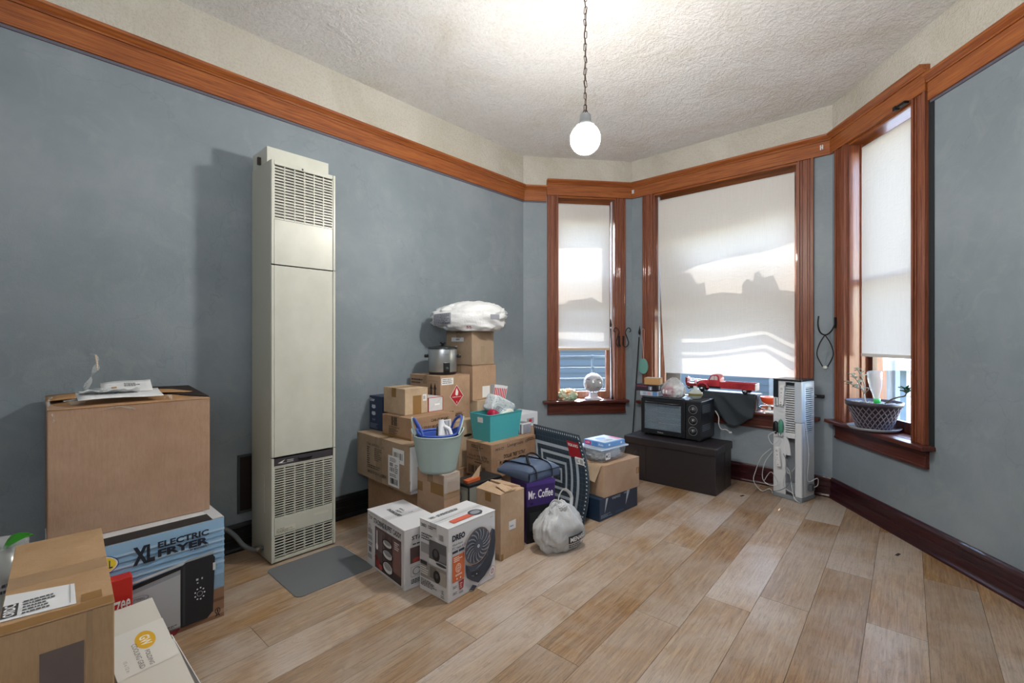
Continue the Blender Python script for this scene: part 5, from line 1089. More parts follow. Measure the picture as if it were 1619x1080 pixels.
# on the oven (its top is at z .699)
zt = .7005
p = uv(3.80, -1.745); carton('pale_box', 'pale blue and white flat box, lowest of the little stack on the oven', p, AU, .19, .17, zt, .042, mat('pale_card', '#b8c3cf', .4), tape='n', flaps=False, L=[('e', '#8ea6c6', .25, .5, .1, .3), ('e', '#c9a4ac', .5, .5, .1, .3), ('r', '#5f88c0', .7, .1, .95, .9)], R=[('lines', '#6f7f95', .1, .2, .8, .8, 2)])
p = uv(3.79, -1.755); carton('dark_game_box', 'dark purple box with faint red lettering in the little stack on the oven', p, AU, .20, .20, zt + .043, .055, mat('dark_purple_card', '#332a38', .4), tape='n', flaps=False, L=[('t', '#a14a5c', 'NOVAKID', .08, .62, .55, .85, .02), ('r', '#7a8aa0', .62, .15, .9, .75), ('r', '#d6dade', .70, .15, .75, .65), ('r', '#1a1c22', .80, .1, 1, .9)], R=[('r', '#1a1c22', 0, 0, 1, 1), ('r', '#c7ccd2', .2, .2, .3, .8)])
p = uv(3.80, -1.735); carton('tan_box', 'small tan box topping the little stack at the left end of the oven', p, AU + .2, .12, .13, zt + .099, .058, mat('tan_card', '#b08a5c', .7), tape='n', flaps=False, T=[('r', '#c9c2b6', .0, .0, 1, 1)])
p = uv(3.86, -1.635); t = thing('gift_bag', 'clear twisted plastic bag of red and white goods on the toaster oven', 'bag', (p.x, p.y, zt), AU)
TB = mat('thin_bag_film', '#dfe2e6', .15, alpha=.40, spec=.9); nt = noise_tex(TB, mapping(TB, (1, 1, .4)), 24, 4, .6, 2.0); bump(TB, nt.outputs['Fac'], .7, .01)
crumple(0, 0, .075, .065, .100, .088, 71, .2, 2.6, True, .85, shape=lambda q: Vector((q.x, q.y * (1 - .45 * max(0, q.z)), q.z))).obj('bag_skin', TB, t)
crumple(-.005, .035, .045, .045, .060, .045, 81, .15, 2).obj('red_goods', mat('deep_pink', '#a83c58', .4), t)
for k in range(3): MB().lathe([(.009, 0), (.010, .03), (.004, .035)], 12, M=Matrix.Translation((-.050, .01 + k * .028, .03))).obj('white_bottle', IR, t)
crumple(.0, -.045, .05, .04, .05, .05, 91, .2, 2).obj('white_goods', mat('white_paint', '#dcdfe2', .5), t)
p = uv(3.88, -1.455); t = thing('glass_sugar_jar', 'lidded cut-glass jar with an olive band on the toaster oven', 'jar', (p.x, p.y, zt), 0)
CUT = mat('cut_glass', '#d9dfd8', .08, alpha=.55, spec=1)
MB().lathe([(.032, 0), (.046, .008), (.056, .035), (.054, .050), (.040, .062)], 28).obj('jar_body', CUT, t)
MB().lathe([(.0555, .028), (.0572, .036), (.0560, .046)], 28).obj('olive_band', mat('olive_band', '#6d6a3a', .3), t)
MB().lathe([(.041, .062), (.036, .074), (.018, .080), (.012, .084), (.018, .096), (.012, .103), (0, .104)], 28).obj('lid', CUT, t)
t = thing('cut_bottle', 'small clear bottle with a dark wooden stopper behind the twisted bag', 'bottle', tuple(uv(4.02, -1.73, zt)), 0)
MB().lathe([(.022, 0), (.024, .06), (.018, .075), (.010, .085), (.010, .10)], 20).obj('bottle_body', CUT, t); MB().lathe([(.007, .10), (.009, .105), (.008, .145), (0, .147)], 16).obj('stopper', mat('stopper_wood', '#5a3a22', .5), t)

# ------------------------------------------------------------------ window_2 sill: draped box with toys
p = uv(4.135, -1.075); carton('sill_box', 'pale open-ended wooden box under the dark cloth on the window sill', p, AU, .17, .50, .6015, .135, mat('pale_wood', '#c9a67c', .6), tape='n', flaps=False, R=[('r', W, .35, .02, .75, .95), ('r', '#2c2d30', .45, .02, .7, .07)])
CL = mat('dark_cloth', '#2b3238', .85); nt = noise_tex(CL, mapping(CL, (1, 1, 1)), 7, 4, .5); bump(CL, nt.outputs['Fac'], .4, .02)
p = uv(4.13, -1.055, .738); t = thing('draped_cloth', 'dark slate cloth draped over the box beneath the toy trucks', 'cloth', p, AU)
def cloth(s, q):      # s across (v), q from the window edge over the front and down
    y = .54 * s; drop = .17 + .10 * math.exp(-((s - .30) / .22) ** 2) - .13 * max(0, s - .62)
    if q < .35: return (.17 * (1 - q / .35), y - .0, .003)
    d = (q - .35) / .65; f = .016 * (1 + sin(s * 19 + d * 7)) * d ** .6 + .012 * d + .010 * max(0, sin((s * 1.6 + d * .9) * 9)) ** 3
    return (-.004 - f, y + .05 * d * (.3 - s) , .003 - drop * d)
mb = MB(); mb.grid(cloth, 48, 26); 
mb.grid(lambda s, q: (.17 * (1 - s), -.002 - .006 * q, .003 - .10 * q * (1 - .2 * s) - .05 * q * s), 10, 8); mb.obj('cloth_sheet', CL, t, solid=.002)
RED = mat('toy_red', '#a82631', .4); n_, l_, b_ = nodes_of(RED); nt = noise_tex(RED, mapping(RED, (1, 1, 1)), 12, 5); rr = ramp(RED, nt.outputs['Fac'], [(.35, '#8e1f2a'), (.65, '#b8323c')]); l_.new(rr.outputs[0], b_.inputs['Base Color'])
TYR = mat('toy_tyre', '#141518', .6); CHR = mat('toy_chrome', '#b9bec3', .2, .9)
def wheel(parent, x, y, r, w, out):
    o = MB().lathe([(r * .6, 0), (r, .003), (r, w - .003), (r * .6, w)], 22, M=Matrix.Translation((x, y, r)) @ Matrix.Rotation(pi / 2, 4, 'X')).obj('wheel', TYR, parent)
    MB().lathe([(r * .5, 0), (r * .45, .004), (0, .006)], 16, M=Matrix.Translation((x, y - (w if out > 0 else 0) , r)) @ Matrix.Rotation(pi / 2 if out > 0 else -pi / 2, 4, 'X')).obj('hub_cap', CHR, o)
# truck axis: local x from tail (right end in the photo) to nose; local y towards the window
def local_x_minus_v(p): return None
tx = uv(4.165, -1.06, .743); t = thing('toy_pickup_truck', 'red metal toy pickup truck parked on the dark cloth at the window', 'toy truck', tx, AU + pi / 2)
# local +x = -v (towards the left end), local +y = -u (into the room)
def tb(mb, x0, x1, y0, y1, z0, z1): mb.box((x0, y0, z0), (x1, y1, z1))
mb = MB(); tb(mb, .0, .27, -.062, .062, .035, .042); tb(mb, .0, .27, .056, .064, .042, .090); tb(mb, .0, .27, -.064, -.056, .042, .090); tb(mb, .262, .27, -.056, .056, .042, .090); mb.obj('bed', RED, t, bevel=.002)
mb = MB(); [tb(mb, .01, .26, .064, .066, .050 + k * .012, .053 + k * .012) for k in range(3)]; mb.obj('bed_rib', RED, t)
tg = MB().box((-.004, -.060, .030), (.0, .060, .088)).obj('tailgate', mat('tailgate_grey', '#9aa09a', .4), t, bevel=.002)
sec = [(.275, .045), (.275, .115), (.285, .140), (.30, .150), (.335, .150), (.352, .140), (.372, .100), (.375, .045)]
def shell(mb, sec, w0, w1):
    n = len(sec); vs = [(x, -w0, z) for x, z in sec] + [(x, w0, z) for x, z in sec]
    mb.add(vs, [tuple(range(n)), tuple(range(2 * n - 1, n - 1, -1))] + [((i + 1) % n, i, n + i, n + (i + 1) % n) for i in range(n)])
mb = MB(); shell(mb, sec, .058, .058); cab = mb.obj('cab', RED, t, bevel=.006, seg=3)
for s in (-1, 1):
    mb = MB(); pts = [(.292, .103), (.292, .128), (.302, .139), (.334, .139), (.345, .130), (.358, .103)]
    mb.add([(x, s * .0595, z) for x, z in (pts if s < 0 else pts[::-1])], [tuple(range(6))]); mb.obj('side_window', mat('toy_window', '#c7c3c4', .3), t)
    mb = MB(); mb.box((.318, s * .0598 - .0006, .10), (.322, s * .0598 + .0006, .14)); mb.obj('window_post', RED, t)
sec = [(.372, .040), (.372, .100), (.40, .098), (.455, .088), (.475, .072), (.478, .040)]
mb = MB(); shell(mb, sec, .040, .04); mb.obj('hood', RED, t, bevel=.008, seg=3)
for s in (-1, 1):
    pts = [Vector((.375 + .0, s * .052, .030)), Vector((.385, s * .052, .060)), Vector((.42, s * .052, .074)), Vector((.455, s * .052, .062)), Vector((.475, s * .052, .035))]
    MB().sweep(smooth(pts), .014, 8, flat=.5).obj('fender', RED, t)
    MB().lathe([(.009, 0), (.008, .006), (0, .008)], 14, M=Matrix.Translation((.468, s * .042, .072)) @ Matrix.Rotation(pi / 2, 4, 'Y')).obj('headlight', CHR, t)
mb = MB(); mb.box((.478, -.034, .030), (.484, .034, .075)); [mb.box((.484, -.030, .036 + k * .008), (.486, .030, .039 + k * .008)) for k in range(5)]; mb.obj('radiator_grille', CHR, t, bevel=.002)
MB().box((.484, -.055, .022), (.490, .055, .032)).obj('bumper', CHR, t, bevel=.002)
MB().box((.27, -.05, .03), (.47, .05, .045)).obj('chassis', TYR, t)
for x in (.075, .425):
    for s in (-1, 1): wheel(t, x, (.062 if s > 0 else -.050), .024, .014, -s)
fx = uv(4.215, -1.565, .6015); t = thing('toy_fire_engine', 'dark red open toy fire engine parked behind the nose of the pickup', 'toy truck', fx, AU + pi / 2)
t.location.z = .743; t.location = uv(4.25, -1.50, .743)
mb = MB(); mb.box((0, -.035, .03), (.17, .035, .055)); mb.box((.155, -.035, .055), (.175, .035, .105)); mb.box((.09, -.03, .055), (.095, .03, .085)); mb.obj('body', mat('toy_dark_red', '#7d1a24', .4), t, bevel=.003)
mb = MB(); [mb.sweep([(.0, y, z), (.16, y, z + .005)], .0022, 6) for y in (-.03, .03) for z in (.072, .088)]; [mb.sweep([(x, -.03, .072), (x, -.03, .09)], .0018, 5) for x in (.02, .05, .08, .11, .14)]; mb.obj('ladder', CHR, t)
for x in (.03, .14):
    for s in (-1, 1): wheel(t, x, (.036 if s > 0 else -.026), .018, .010, -s)
MB().lathe([(.006, 0), (.010, .004), (.0, .012)], 12, M=Matrix.Translation((.165, 0, .105))).obj('bell', CHR, t)
# orange bowl on a glass stand
p = uv(4.20, -.975, .6015); t = thing('orange_bowl', 'orange-red patterned glass bowl on a clear footed stand at the right end of the sill', 'bowl', p, 0)
MB().lathe([(.045, 0), (.046, .006), (.012, .012), (.009, .05), (.02, .06), (.04, .068)], 26).obj('glass_stand', CUT, t)
MB().lathe([(.03, .068), (.055, .085), (.066, .112), (.068, .125), (.064, .125), (.05, .09), (.0, .076)], 28).obj('bowl', mat('orange_glass', '#d9502a', .25), t)
MB().sweep([(.075 * cos(a), .075 * sin(a), .035 + .010 * sin(a)) for a in [2 * pi * k / 24 for k in range(24)]], .003, 6, closed=True).obj('wire_ring', STEEL, t)

# ------------------------------------------------------------------ white console rack in the corner
TW = mat('rack_white', '#c9ced4', .35); TWB = mat('rack_blue_white', '#b4bfcc', .3); GRY = mat('rack_grey', '#7e858c', .4)
t = thing('console_rack', 'tall white plastic accessory rack with cables in the corner by the wide window', 'rack', (2.118, 3.365, 0), radians(33))
dx, dy, hz_ = .19, .205, .905
MB().box((-.004, -.004, 0), (dx + .004, dy + .004, .030)).obj('base', GRY, t, bevel=.006)
mb = MB(); mb.box((0, 0, .03), (.045, .050, .58)); mb.obj('front_post', TW, t, bevel=.008)
mb = MB(); mb.box((-.004, -.002, .58), (.045, .052, .885)); mb.obj('front_post_cover', TWB, t, bevel=.008)
mb = MB(); mb.box((0, .115, .03), (.012, dy, hz_ - .02)); lp = mb.obj('back_panel', TW, t, bevel=.004)
# arched web between the panels
mb = MB(); n = 10; 
for k in range(n):
    a0, a1 = pi / 2 * k / n, pi / 2 * (k + 1) / n; y0, y1 = .115 - .035 + .035 * (1 - cos(a0)) , .115 - .035 + .035 * (1 - cos(a1)); z0, z1_ = .33 + .13 * sin(a0), .33 + .13 * sin(a1)
    mb.hexa([(.002, y0, z0), (.010, y0, z0), (.010, .116, z0), (.002, .116, z0)], [(.002, y1 + .0, z1_), (.010, y1, z1_), (.010, .116, z1_), (.002, .116, z1_)])
mb.obj('arched_web', TW, t)
MB().box((.002, .048, .46), (.012, .118, .50)).obj('cross_web', TW, t)
for k in range(20): MB().box((-.001, .050, .505 + k * .017), (.022, .118, .514 + k * .017)).obj('rack_fin', TW, t, bevel=.0015)
MB().box((.022, .050, .50), (.026, .118, .85)).obj('fin_backing', GRY, t)
mb = MB(); mb.box((.045, 0, .03), (.060, .012, hz_ - .03)); mb.box((dx - .015, 0, .03), (dx, .012, hz_ - .03)); mb.box((.06, 0, .03), (dx - .015, .012, .5)); mb.box((.06, 0, .84), (dx - .015, .012, hz_ - .03)); mb.obj('side_panel', TW, t, bevel=.003)
for k in range(22): MB().box((.060, .002, .505 + k * .0155), (dx - .015, .014, .512 + k * .0155)).obj('side_fin', TW, t)
MB().box((.06, .016, .5), (dx - .015, .02, .84)).obj('side_backing', mat('slot_dark', '#3b424a', .6), t)
MB().box((dx - .010, .012, .03), (dx, dy, hz_ - .02)).obj('rear_panel', TW, t); MB().box((.012, dy - .008, .03), (dx - .01, dy, hz_ - .02)).obj('rear_panel', TW, t)
MB().box((.0, .0, .875), (dx, dy, .885)).obj('shelf_top', TWB, t, bevel=.003)
MB().hexa([(.002, .050, .05), (.05, .050, .05), (.05, .116, .05), (.002, .116, .05)], [(.002, .050, .12), (.05, .050, .12), (.05, .116, .12), (.002, .116, .12)]).obj('cradle', GRY, t, bevel=.01)
def slot(y0, z, n=2):
    for k in range(n):
        mb = MB(); mb.box((-.022, y0 + k * .035, z), (.0, y0 + .004 + k * .035, z + .05)); mb.box((-.022, y0 + .024 + k * .035, z), (0, y0 + .028 + k * .035, z + .05)); mb.box((-.022, y0 + k * .035, z - .006), (0, y0 + .028 + k * .035, z)); mb.box((-.024, y0 + k * .035, z), (-.021, y0 + .010 + k * .035, z + .05)); mb.box((-.024, y0 + .018 + k * .035, z), (-.021, y0 + .028 + k * .035, z + .05)); mb.obj('holder_slot', TW, t, bevel=.002)
slot(.125, .700); slot(.125, .475)
MB().box((-.003, .150, .06), (.0, .195, .12)).obj('socket_block', TW, t, bevel=.003)
tr = thing('tablet_tray', 'thin black tray lying on top of the white accessory rack', 'tray', (2.118, 3.365, .886), radians(33)); MB().hexa([(-.01, -.005, 0), (.20, .01, .0), (.19, .21, .0), (-.012, .20, .0)], [(-.01, -.005, .012), (.20, .01, .016), (.19, .21, .012), (-.012, .20, .012)]).obj('tray_slab', mat('tray_black', '#20262e', .25), tr, bevel=.004)
MB().box((-.006, .165, -.13), (-.001, .202, -.002)).obj('tray_sleeve', mat('tray_black', '#20262e', .25), tr, bevel=.002)
rm = mat('remote_white', '#d5d8dc', .3)
def rackp(x, y, z): a = radians(33); return Vector((2.118 + x * cos(a) - y * sin(a), 3.365 + x * sin(a) + y * cos(a), z))
def remote(loc, tilt, label, zc=0):
    o = thing('game_remote', label, 'remote', loc, radians(33), 'white remotes on the accessory rack'); o.rotation_euler = (tilt, 0, radians(33))
    MB().box((-.014, -.017, 0), (.010, .017, .145)).obj('remote_body', rm, o, bevel=.005)
    prints(o, lambda s, q, e: (-.0142 - e, .017 - s, q), .034, .145, [('ring', '#6f747b', .5, .82, .22, .055, .4), ('e', '#8b9097', .5, .62, .14, .03), ('e', '#8b9097', .5, .45, .09, .02), ('e', '#8b9097', .3, .36, .07, .016), ('e', '#8b9097', .7, .36, .07, .016), ('e', '#3c4046', .5, .12, .1, .02)]); return o
remote(rackp(-.0155, .152, .235), -.10, 'white remote hanging low on the front of the rack, above its loose cables')
remote(rackp(-.012, .136, .706), .05, 'white remote standing in the top holder of the rack')
o = thing('black_controller', 'small black controller with a white button sitting in the lower holder of the rack', 'controller', rackp(-.014, .178, .478)); crumple(0, 0, .048, .018, .026, .050, 5, .05, 1, False, .9, 24, 16).obj('shell', BLK, o)
o = thing('green_controller', 'green rubber-sleeved controller beside the black one on the rack', 'controller', rackp(-.014, .142, .478)); crumple(0, 0, .055, .018, .022, .060, 6, .05, 1, False, .9, 24, 16).obj('shell', mat('green_rubber', '#4a8775', .4), o)
CB = mat('white_cable', '#bfc3c6', .4); CG = mat('grey_cable', '#6f757b', .4)
def cable(pts, label, m=CB, r=.0026):
    b = rackp(*pts[0]); o = thing('cable', label, 'cable', b); MB().sweep([p - b for p in smooth([rackp(*q) for q in pts], 8)], r, 6).obj('cable_sheath', m, o); return o
cable([(-.035, .17, .50), (-.05, .215, .46), (-.04, .19, .40), (-.03, .15, .44), (-.028, .14, .50)], 'white cable looping around the lower holders of the rack')
cable([(-.02, .21, .36), (-.03, .28, .28), (-.02, .33, .16), (-.03, .34, .08), (-.03, .28, .02), (-.02, .22, .05), (-.02, .20, .02)], 'white cable sagging widest to the left of the rack onto the floor')
cable([(-.02, .20, .34), (-.04, .25, .24), (-.03, .27, .12), (-.03, .22, .08), (-.02, .16, .10), (-.02, .21, .18), (-.03, .26, .10)], 'white cable coiled in two loops left of the rack base')
cable([(-.02, .12, .34), (-.03, .06, .22), (-.02, .08, .12), (-.02, .15, .055), (-.02, .23, .03), (-.02, .27, .01)], 'grey cable curving from the low remote across the rack base', CG)
cable([(.0, .04, .26), (.01, .075, .21), (.01, .10, .19), (.02, .118, .23), (.01, .09, .20), (.0, .07, .10), (-.01, .05, .04), (-.02, .02, .008)], 'bundle of thin white wire tied across the arch of the rack')
cable([(.05, -.004, .60), (.06, -.02, .35), (.055, -.015, .16), (.10, -.06, .18), (.12, -.05, .12), (.09, -.02, .10)], 'white cable hanging down the right side of the rack')
cable([(-.02, .10, .22), (-.02, .12, .10), (-.015, .06, .06), (-.02, .04, .02), (-.03, .0, .008)], 'short white cable dropping inside the arch to the floor')
o = thing('cable_adapter', 'small dark grey power adapter at the foot of the rack on its right side', 'adapter', rackp(.075, -.035, .08), radians(33)); MB().box((0, 0, 0), (.05, .028, .045)).obj('adapter_body', mat('adapter_grey', '#4f555b', .4), o, bevel=.004)
# ------------------------------------------------------------------ sill of window_3: potted jade plant
def wl(i, x, y, z): e, L, k0, k1 = WL[i]; a = e.rotation_euler.z; return Vector((e.location.x + x * cos(a) - y * sin(a), e.location.y + x * sin(a) + y * cos(a), z))
pp = wl(3, .455, -.004, .6015)
t = thing('plant_saucer', 'shallow grey saucer under the potted plant on the window sill', 'saucer', pp); MB().lathe([(.105, 0), (.130, .004), (.146, .022), (.142, .023), (.125, .008), (0, .006)], 44).obj('dish', mat('saucer_grey', '#8d9299', .35), t)
t = thing('potted_jade', 'jade plant in a dark woven-pattern pot on the window sill', 'potted plant', pp + Vector((0, 0, .010)))
PT = mat('grey_pot', '#3f3b45', .45)
MB().lathe([(.088, 0), (.092, .004), (.140, .150), (.152, .152), (.156, .178), (.148, .180), (.140, .160), (.0, .150)], 48).obj('pot', PT, t)
mb = MB()      # raised diamond weave
for s in (1, -1):
    for k in range(26):
        a0 = 2 * pi * k / 26; pts = []
        for j in range(9): q = j / 8; a = a0 + s * q * .75; r = .0925 + .0465 * q + .0015; pts.append(Vector((r * cos(a), r * sin(a), .006 + .140 * q)))
        mb.sweep(pts, .0032, 5)
mb.obj('woven_relief', mat('pot_relief', '#6c6672', .4), t)
mb = MB(); r = random.Random(4)
SOIL = mat('pot_soil', '#3c332c', .9); MB().lathe([(.141, .158), (.0, .163)], 32).obj('soil', SOIL, t)
for k in range(90):
    a = r.random() * 2 * pi; d = .132 * sqrt(r.random()); s = r.uniform(.004, .009); mb.box((d * cos(a) - s, d * sin(a) - s, .158), (d * cos(a) + s, d * sin(a) + s * .7, .163 + s * r.random()))
pb_ = mb.obj('pebbles', mat('pebble_grey', '#a5a096', .8), t); pb_['kind'] = 'stuff'
STM = mat('jade_stem', '#5a4a3d', .7); LFD = mat('jade_leaf', '#1f4a30', .35); LFS = mat('pale_leaf', '#aebcb0', .5)
pts = smooth([Vector(p) for p in ((.02, -.05, .155), (.03, -.10, .20), (.035, -.15, .222), (.04, -.195, .238), (.025, -.225, .27))])
pts = [wlp for wlp in pts]
MB().sweep(pts, [.0052 - .0001 * k for k in range(len(pts))], 8).obj('branch', STM, t)
e_ = pts[-1]; r = random.Random(8)
for k in range(11):
    a = k * 2.4; el = r.uniform(-.2, 1.1); d = Vector((cos(a) * cos(el), sin(a) * cos(el), sin(el))) * r.uniform(.035, .055); leaf(t, e_ + Vector((0, 0, r.uniform(-.02, .01))), e_ + d, .026, LFD, .08)
MB().sweep([pts[18], pts[18] + Vector((.0, -.07, -.005))], .002, 6).obj('twig', STM, t)
for j, (dx_, h_) in enumerate(((-.09, .20), (-.055, .24), (-.11, .15))):
    base = Vector((-.035 - .012 * j, .02 - .02 * j, .155)); q = smooth([base, base + Vector((-.01, .01 * j, .06)), base + Vector((-.03 + .02 * j, 0, .11)), base + Vector((dx_ * .6, .0, h_ * .75)), base + Vector((dx_, .01, h_))])
    MB().sweep(q, .0032, 6).obj('branch', mat('grey_stem', '#8b8278', .7), t)
    for k in range(9):
        b0 = q[-1 - (k % 5) * 2]; a = k * 2.2 + j; leaf(t, b0, b0 + Vector((cos(a) * .03, sin(a) * .03, .018 * sin(k))), .017, LFS, .1)
t = thing('watering_bottle', 'upturned clear plastic bottle with a bright green neck stuck in the plant pot', 'bottle', pp + Vector((-.018, -.055, .15))); t.rotation_euler = (.10, -.17, 0)
MB().lathe([(.013, .055), (.016, .075), (.030, .13), (.039, .19), (.040, .24), (.036, .243)], 28).obj('bottle_shell', mat('bottle_clear', '#d9e2ea', .06, alpha=.42, spec=1), t)
MB().lathe([(.004, -.01), (.012, .01), (.013, .035), (.019, .040), (.019, .062), (.012, .064)], 20).obj('green_neck', mat('neon_green', '#2fbf5a', .35), t)

# ------------------------------------------------------------------ sill of window_1
t = thing('globe_fan', 'clear-wrapped round silver globe on a white foot, on the narrow window sill', 'globe', wl(1, .706, .015, .6015), wall_geo(1)[1].x * 0)
MB().lathe([(.085, 0), (.088, .010), (.060, .022), (.045, .030), (.040, .060), (.030, .066)], 32).obj('foot', mat('foot_white', '#c9c4cc', .35), t)
MB().lathe([(.001, -.098)] + [(.100 * cos(a), .100 * sin(a)) for a in [(-70 + 10 * k) * pi / 180 for k in range(16)]] + [(.001, .1)], 40, M=Matrix.Translation((0, 0, .162))).obj('globe', mat('globe_clear', '#cfd3d9', .08, .2, alpha=.55, spec=1), t)
crumple(0, 0, .162, .075, .05, .08, 77, .35, 2.5, False).obj('inner_wrap', mat('inner_grey', '#8d9098', .4), t)
prints(t, lambda s, q, e: (.0935 * cos(-2.5 + s / .1) , .0935 * sin(-2.5 + s / .1) - e, .12 + q), .05, .09, [('lines', '#4f4d55', 0, 0, 1, 1, 5)], 'globe_print')
prints(t, lambda s, q, e: (.0935 * cos(-1.4 + s / .1) , .0935 * sin(-1.4 + s / .1) - e, .12 + q), .05, .09, [('lines', '#4f4d55', 0, 0, 1, 1, 5)], 'globe_print')
t = thing('crumpled_rag', 'crumpled pale green and orange rag on the narrow window sill', 'rag', wl(1, .445, .02, .6015), .3)
RG = mat('rag', '#b9c2a2', .9); nt = noise_tex(RG, mapping(RG, (1, 1, 1)), 16, 3); rr = ramp(RG, nt.outputs['Fac'], [(.38, '#c08a55'), (.46, '#d5d3c0'), (.6, '#9fc0a0')]); RG.node_tree.links.new(rr.outputs[0], nodes_of(RG)[2].inputs['Base Color'])
crumple(0, 0, .045, .088, .05, .055, 15, .5, 2.4).obj('rag_heap', RG, t)
# black rod with spear ends leaning inside the window, its twin in the corner
IRON = mat('black_iron', '#1f1d1f', .45, .5)
def spear(name, label, a, b):
    a = Vector(a); b = Vector(b); t = thing(name, label, 'rod', a, 0); d = b - a
    MB().sweep([(0, 0, 0), d * .96], .0055, 10).obj('shaft', IRON, t)
    for f0, s in ((.0, -1), (1.0, 1)):
        c = d * (f0 + (-.02 if s > 0 else .05)); u_ = d.normalized() * s
        MB().sweep([c - u_ * .0, c + u_ * .02, c + u_ * .045, c + u_ * (.085 if s > 0 else .04)], [.006, .012, .008, .001], 10).obj('spear_tip', IRON, t)
    return t
spear('curtain_rod', 'black rod with pointed ends standing upright in the narrow window', wl(1, .895, -.01, .603), wl(1, .893, .035, 1.335))
spear('corner_rod', 'long black rod leaning in the corner between the narrow and the wide window', wl(2, .055, -.12, .03), wl(2, .10, -.035, 1.27))
def scroll(name, label, base, s=1, rz=0):
    t = thing(name, label, 'hook', base, rz, 'wrought iron scroll hooks')
    pts = []
    for k in range(30):
        a = -pi * .5 + k / 29 * 2.2 * pi; r = .034 * (1 - .55 * k / 29); pts.append(Vector((s * (.025 + r * cos(a)), -.03, .10 + r * sin(a))))
    lower = [Vector((-s * .005, -.005, -.03)), Vector((-s * .004, -.03, -.05)), Vector((s * .02, -.035, -.055)), Vector((s * .04, -.035, -.02)), Vector((s * .03, -.03, .03)), Vector((s * .018, -.03, .06))]
    MB().sweep(smooth(lower + [Vector((s * .01, -.03, .085)), Vector((s * .03, -.03, .125)), Vector((s * .055, -.03, .125)), Vector((s * .065, -.03, .10)), Vector((s * .05, -.03, .09))], 8), .0045, 8).obj('scroll', IRON, t)
    MB().box((-.010, -.006, -.045), (.010, 0, .05)).obj('backplate', IRON, t, bevel=.002); return t
r1 = WL[1][0].rotation_euler.z
scroll('scroll_hook', 'left wrought iron scroll hook on the right casing of the narrow window', wl(1, .955, -.028, 1.18), -1, r1)
scroll('scroll_hook', 'right wrought iron scroll hook nearer the corner, beside its twin', wl(1, 1.000, -.028, 1.18), 1, r1)
# fly swatter hanging on the wide window's left casing
r2 = WL[2][0].rotation_euler.z
t = thing('fly_swatter', 'teal fly swatter hanging by its wire handle on the left casing of the wide window', 'fly swatter', wl(2, .140, -.034, 1.30), r2)
MB().sweep([(0, 0, 0), (.012, -.002, -.01), (.010, -.002, -.10), (.006, -.004, -.30)], .003, 8).obj('handle', mat('pink_handle', '#b98f86', .5), t); MB().sweep([(0, 0, 0), (-.012, -.002, -.01), (-.010, -.002, -.10), (.006, -.004, -.30)], .003, 8).obj('handle', mat('pink_handle', '#b98f86', .5), t)
poly = [(.048 * cos(a) * (1 if sin(a) > 0 else 1.05), .075 * sin(a)) for a in [2 * pi * k / 24 for k in range(24)]]
MB().prism(poly, -.003, .003, M=Matrix.Translation((.006, -.010, -.365)) @ Matrix.Rotation(pi / 2, 4, 'X')).obj('paddle', mat('teal_mesh', '#63978f', .5), t)
MB().lathe([(.004, 0), (.005, .012)], 8, M=Matrix.Translation((0, .018, 0)) @ Matrix.Rotation(pi / 2, 4, 'X')).obj('nail', IRON, t)
# black wire hanger on window_3
r3 = WL[3][0].rotation_euler.z
t = thing('wire_hook', 'black iron hook holding a looped cable by the left casing of the plant window', 'hook', wl(3, .085, -.026, 1.28), r3)
MB().sweep(smooth([Vector(p) for p in ((.0, -.0, .04), (.0, -.03, -.02), (.0, -.07, -.05), (.0, -.11, -.03), (.0, -.125, .03), (.0, -.12, .09))]), .0055, 8).obj('iron_hook', IRON, t)
for s in (-1, 1): MB().sweep(smooth([Vector(p) for p in ((.0, -.075, -.05), (.02 * s, -.075 + .03 * s, -.12), (.03 * s, -.075 + .04 * s, -.20), (.01 * s, -.075 + .012 * s, -.285))]), .0042, 8).obj('cable_loop', IRON, t)
MB().lathe([(.001, -.012), (.014, -.006), (.014, .006), (.001, .012)], 14, M=Matrix.Translation((0, -.075, -.29))).obj('clear_tip', CUT, t)
MB().box((-.008, -.008, .0), (.008, .002, .08)).obj('backplate', IRON, t)
# small hardware
t = thing('shade_bracket', 'black bracket screwed to the head of the plant window', 'bracket', wl(3, .775, -.026, 2.60), r3); MB().box((-.055, -.03, -.012), (.015, .0, .004)).obj('arm', IRON, t, bevel=.003); MB().box((-.075, -.034, -.018), (-.05, -.006, .006)).obj('clip', IRON, t, bevel=.003)
for i, x, lab in ((2, 1.60, 'white plastic clip on the oak rail at the right end of the wide window'), (2, .03, 'white plastic clip on the oak rail at the left end of the wide window')):
    t = thing('rail_clip', lab, 'clip', wl(i, x, -.029, 2.66), WL[i][0].rotation_euler.z); mb = MB(); mb.box((-.010, -.010, -.018), (-.003, 0, .018)); mb.box((.003, -.010, -.018), (.010, 0, .018)); mb.box((-.003, -.006, -.004), (.003, 0, .004)); mb.obj('clip_body', IR, t, bevel=.001)
t = thing('gas_valve', 'small dark valve on the wall right of the white rack', 'valve', wl(3, .05, 0, .79) if 0 else wl(2, 1.585, 0, .76), r2); MB().box((-.03, -.035, -.010), (.03, 0, .012)).obj('valve_body', IRON, t, bevel=.004); MB().sweep([(-.02, -.03, 0), (-.05, -.045, 0)], .007, 8).obj('valve_stub', STEEL, t)
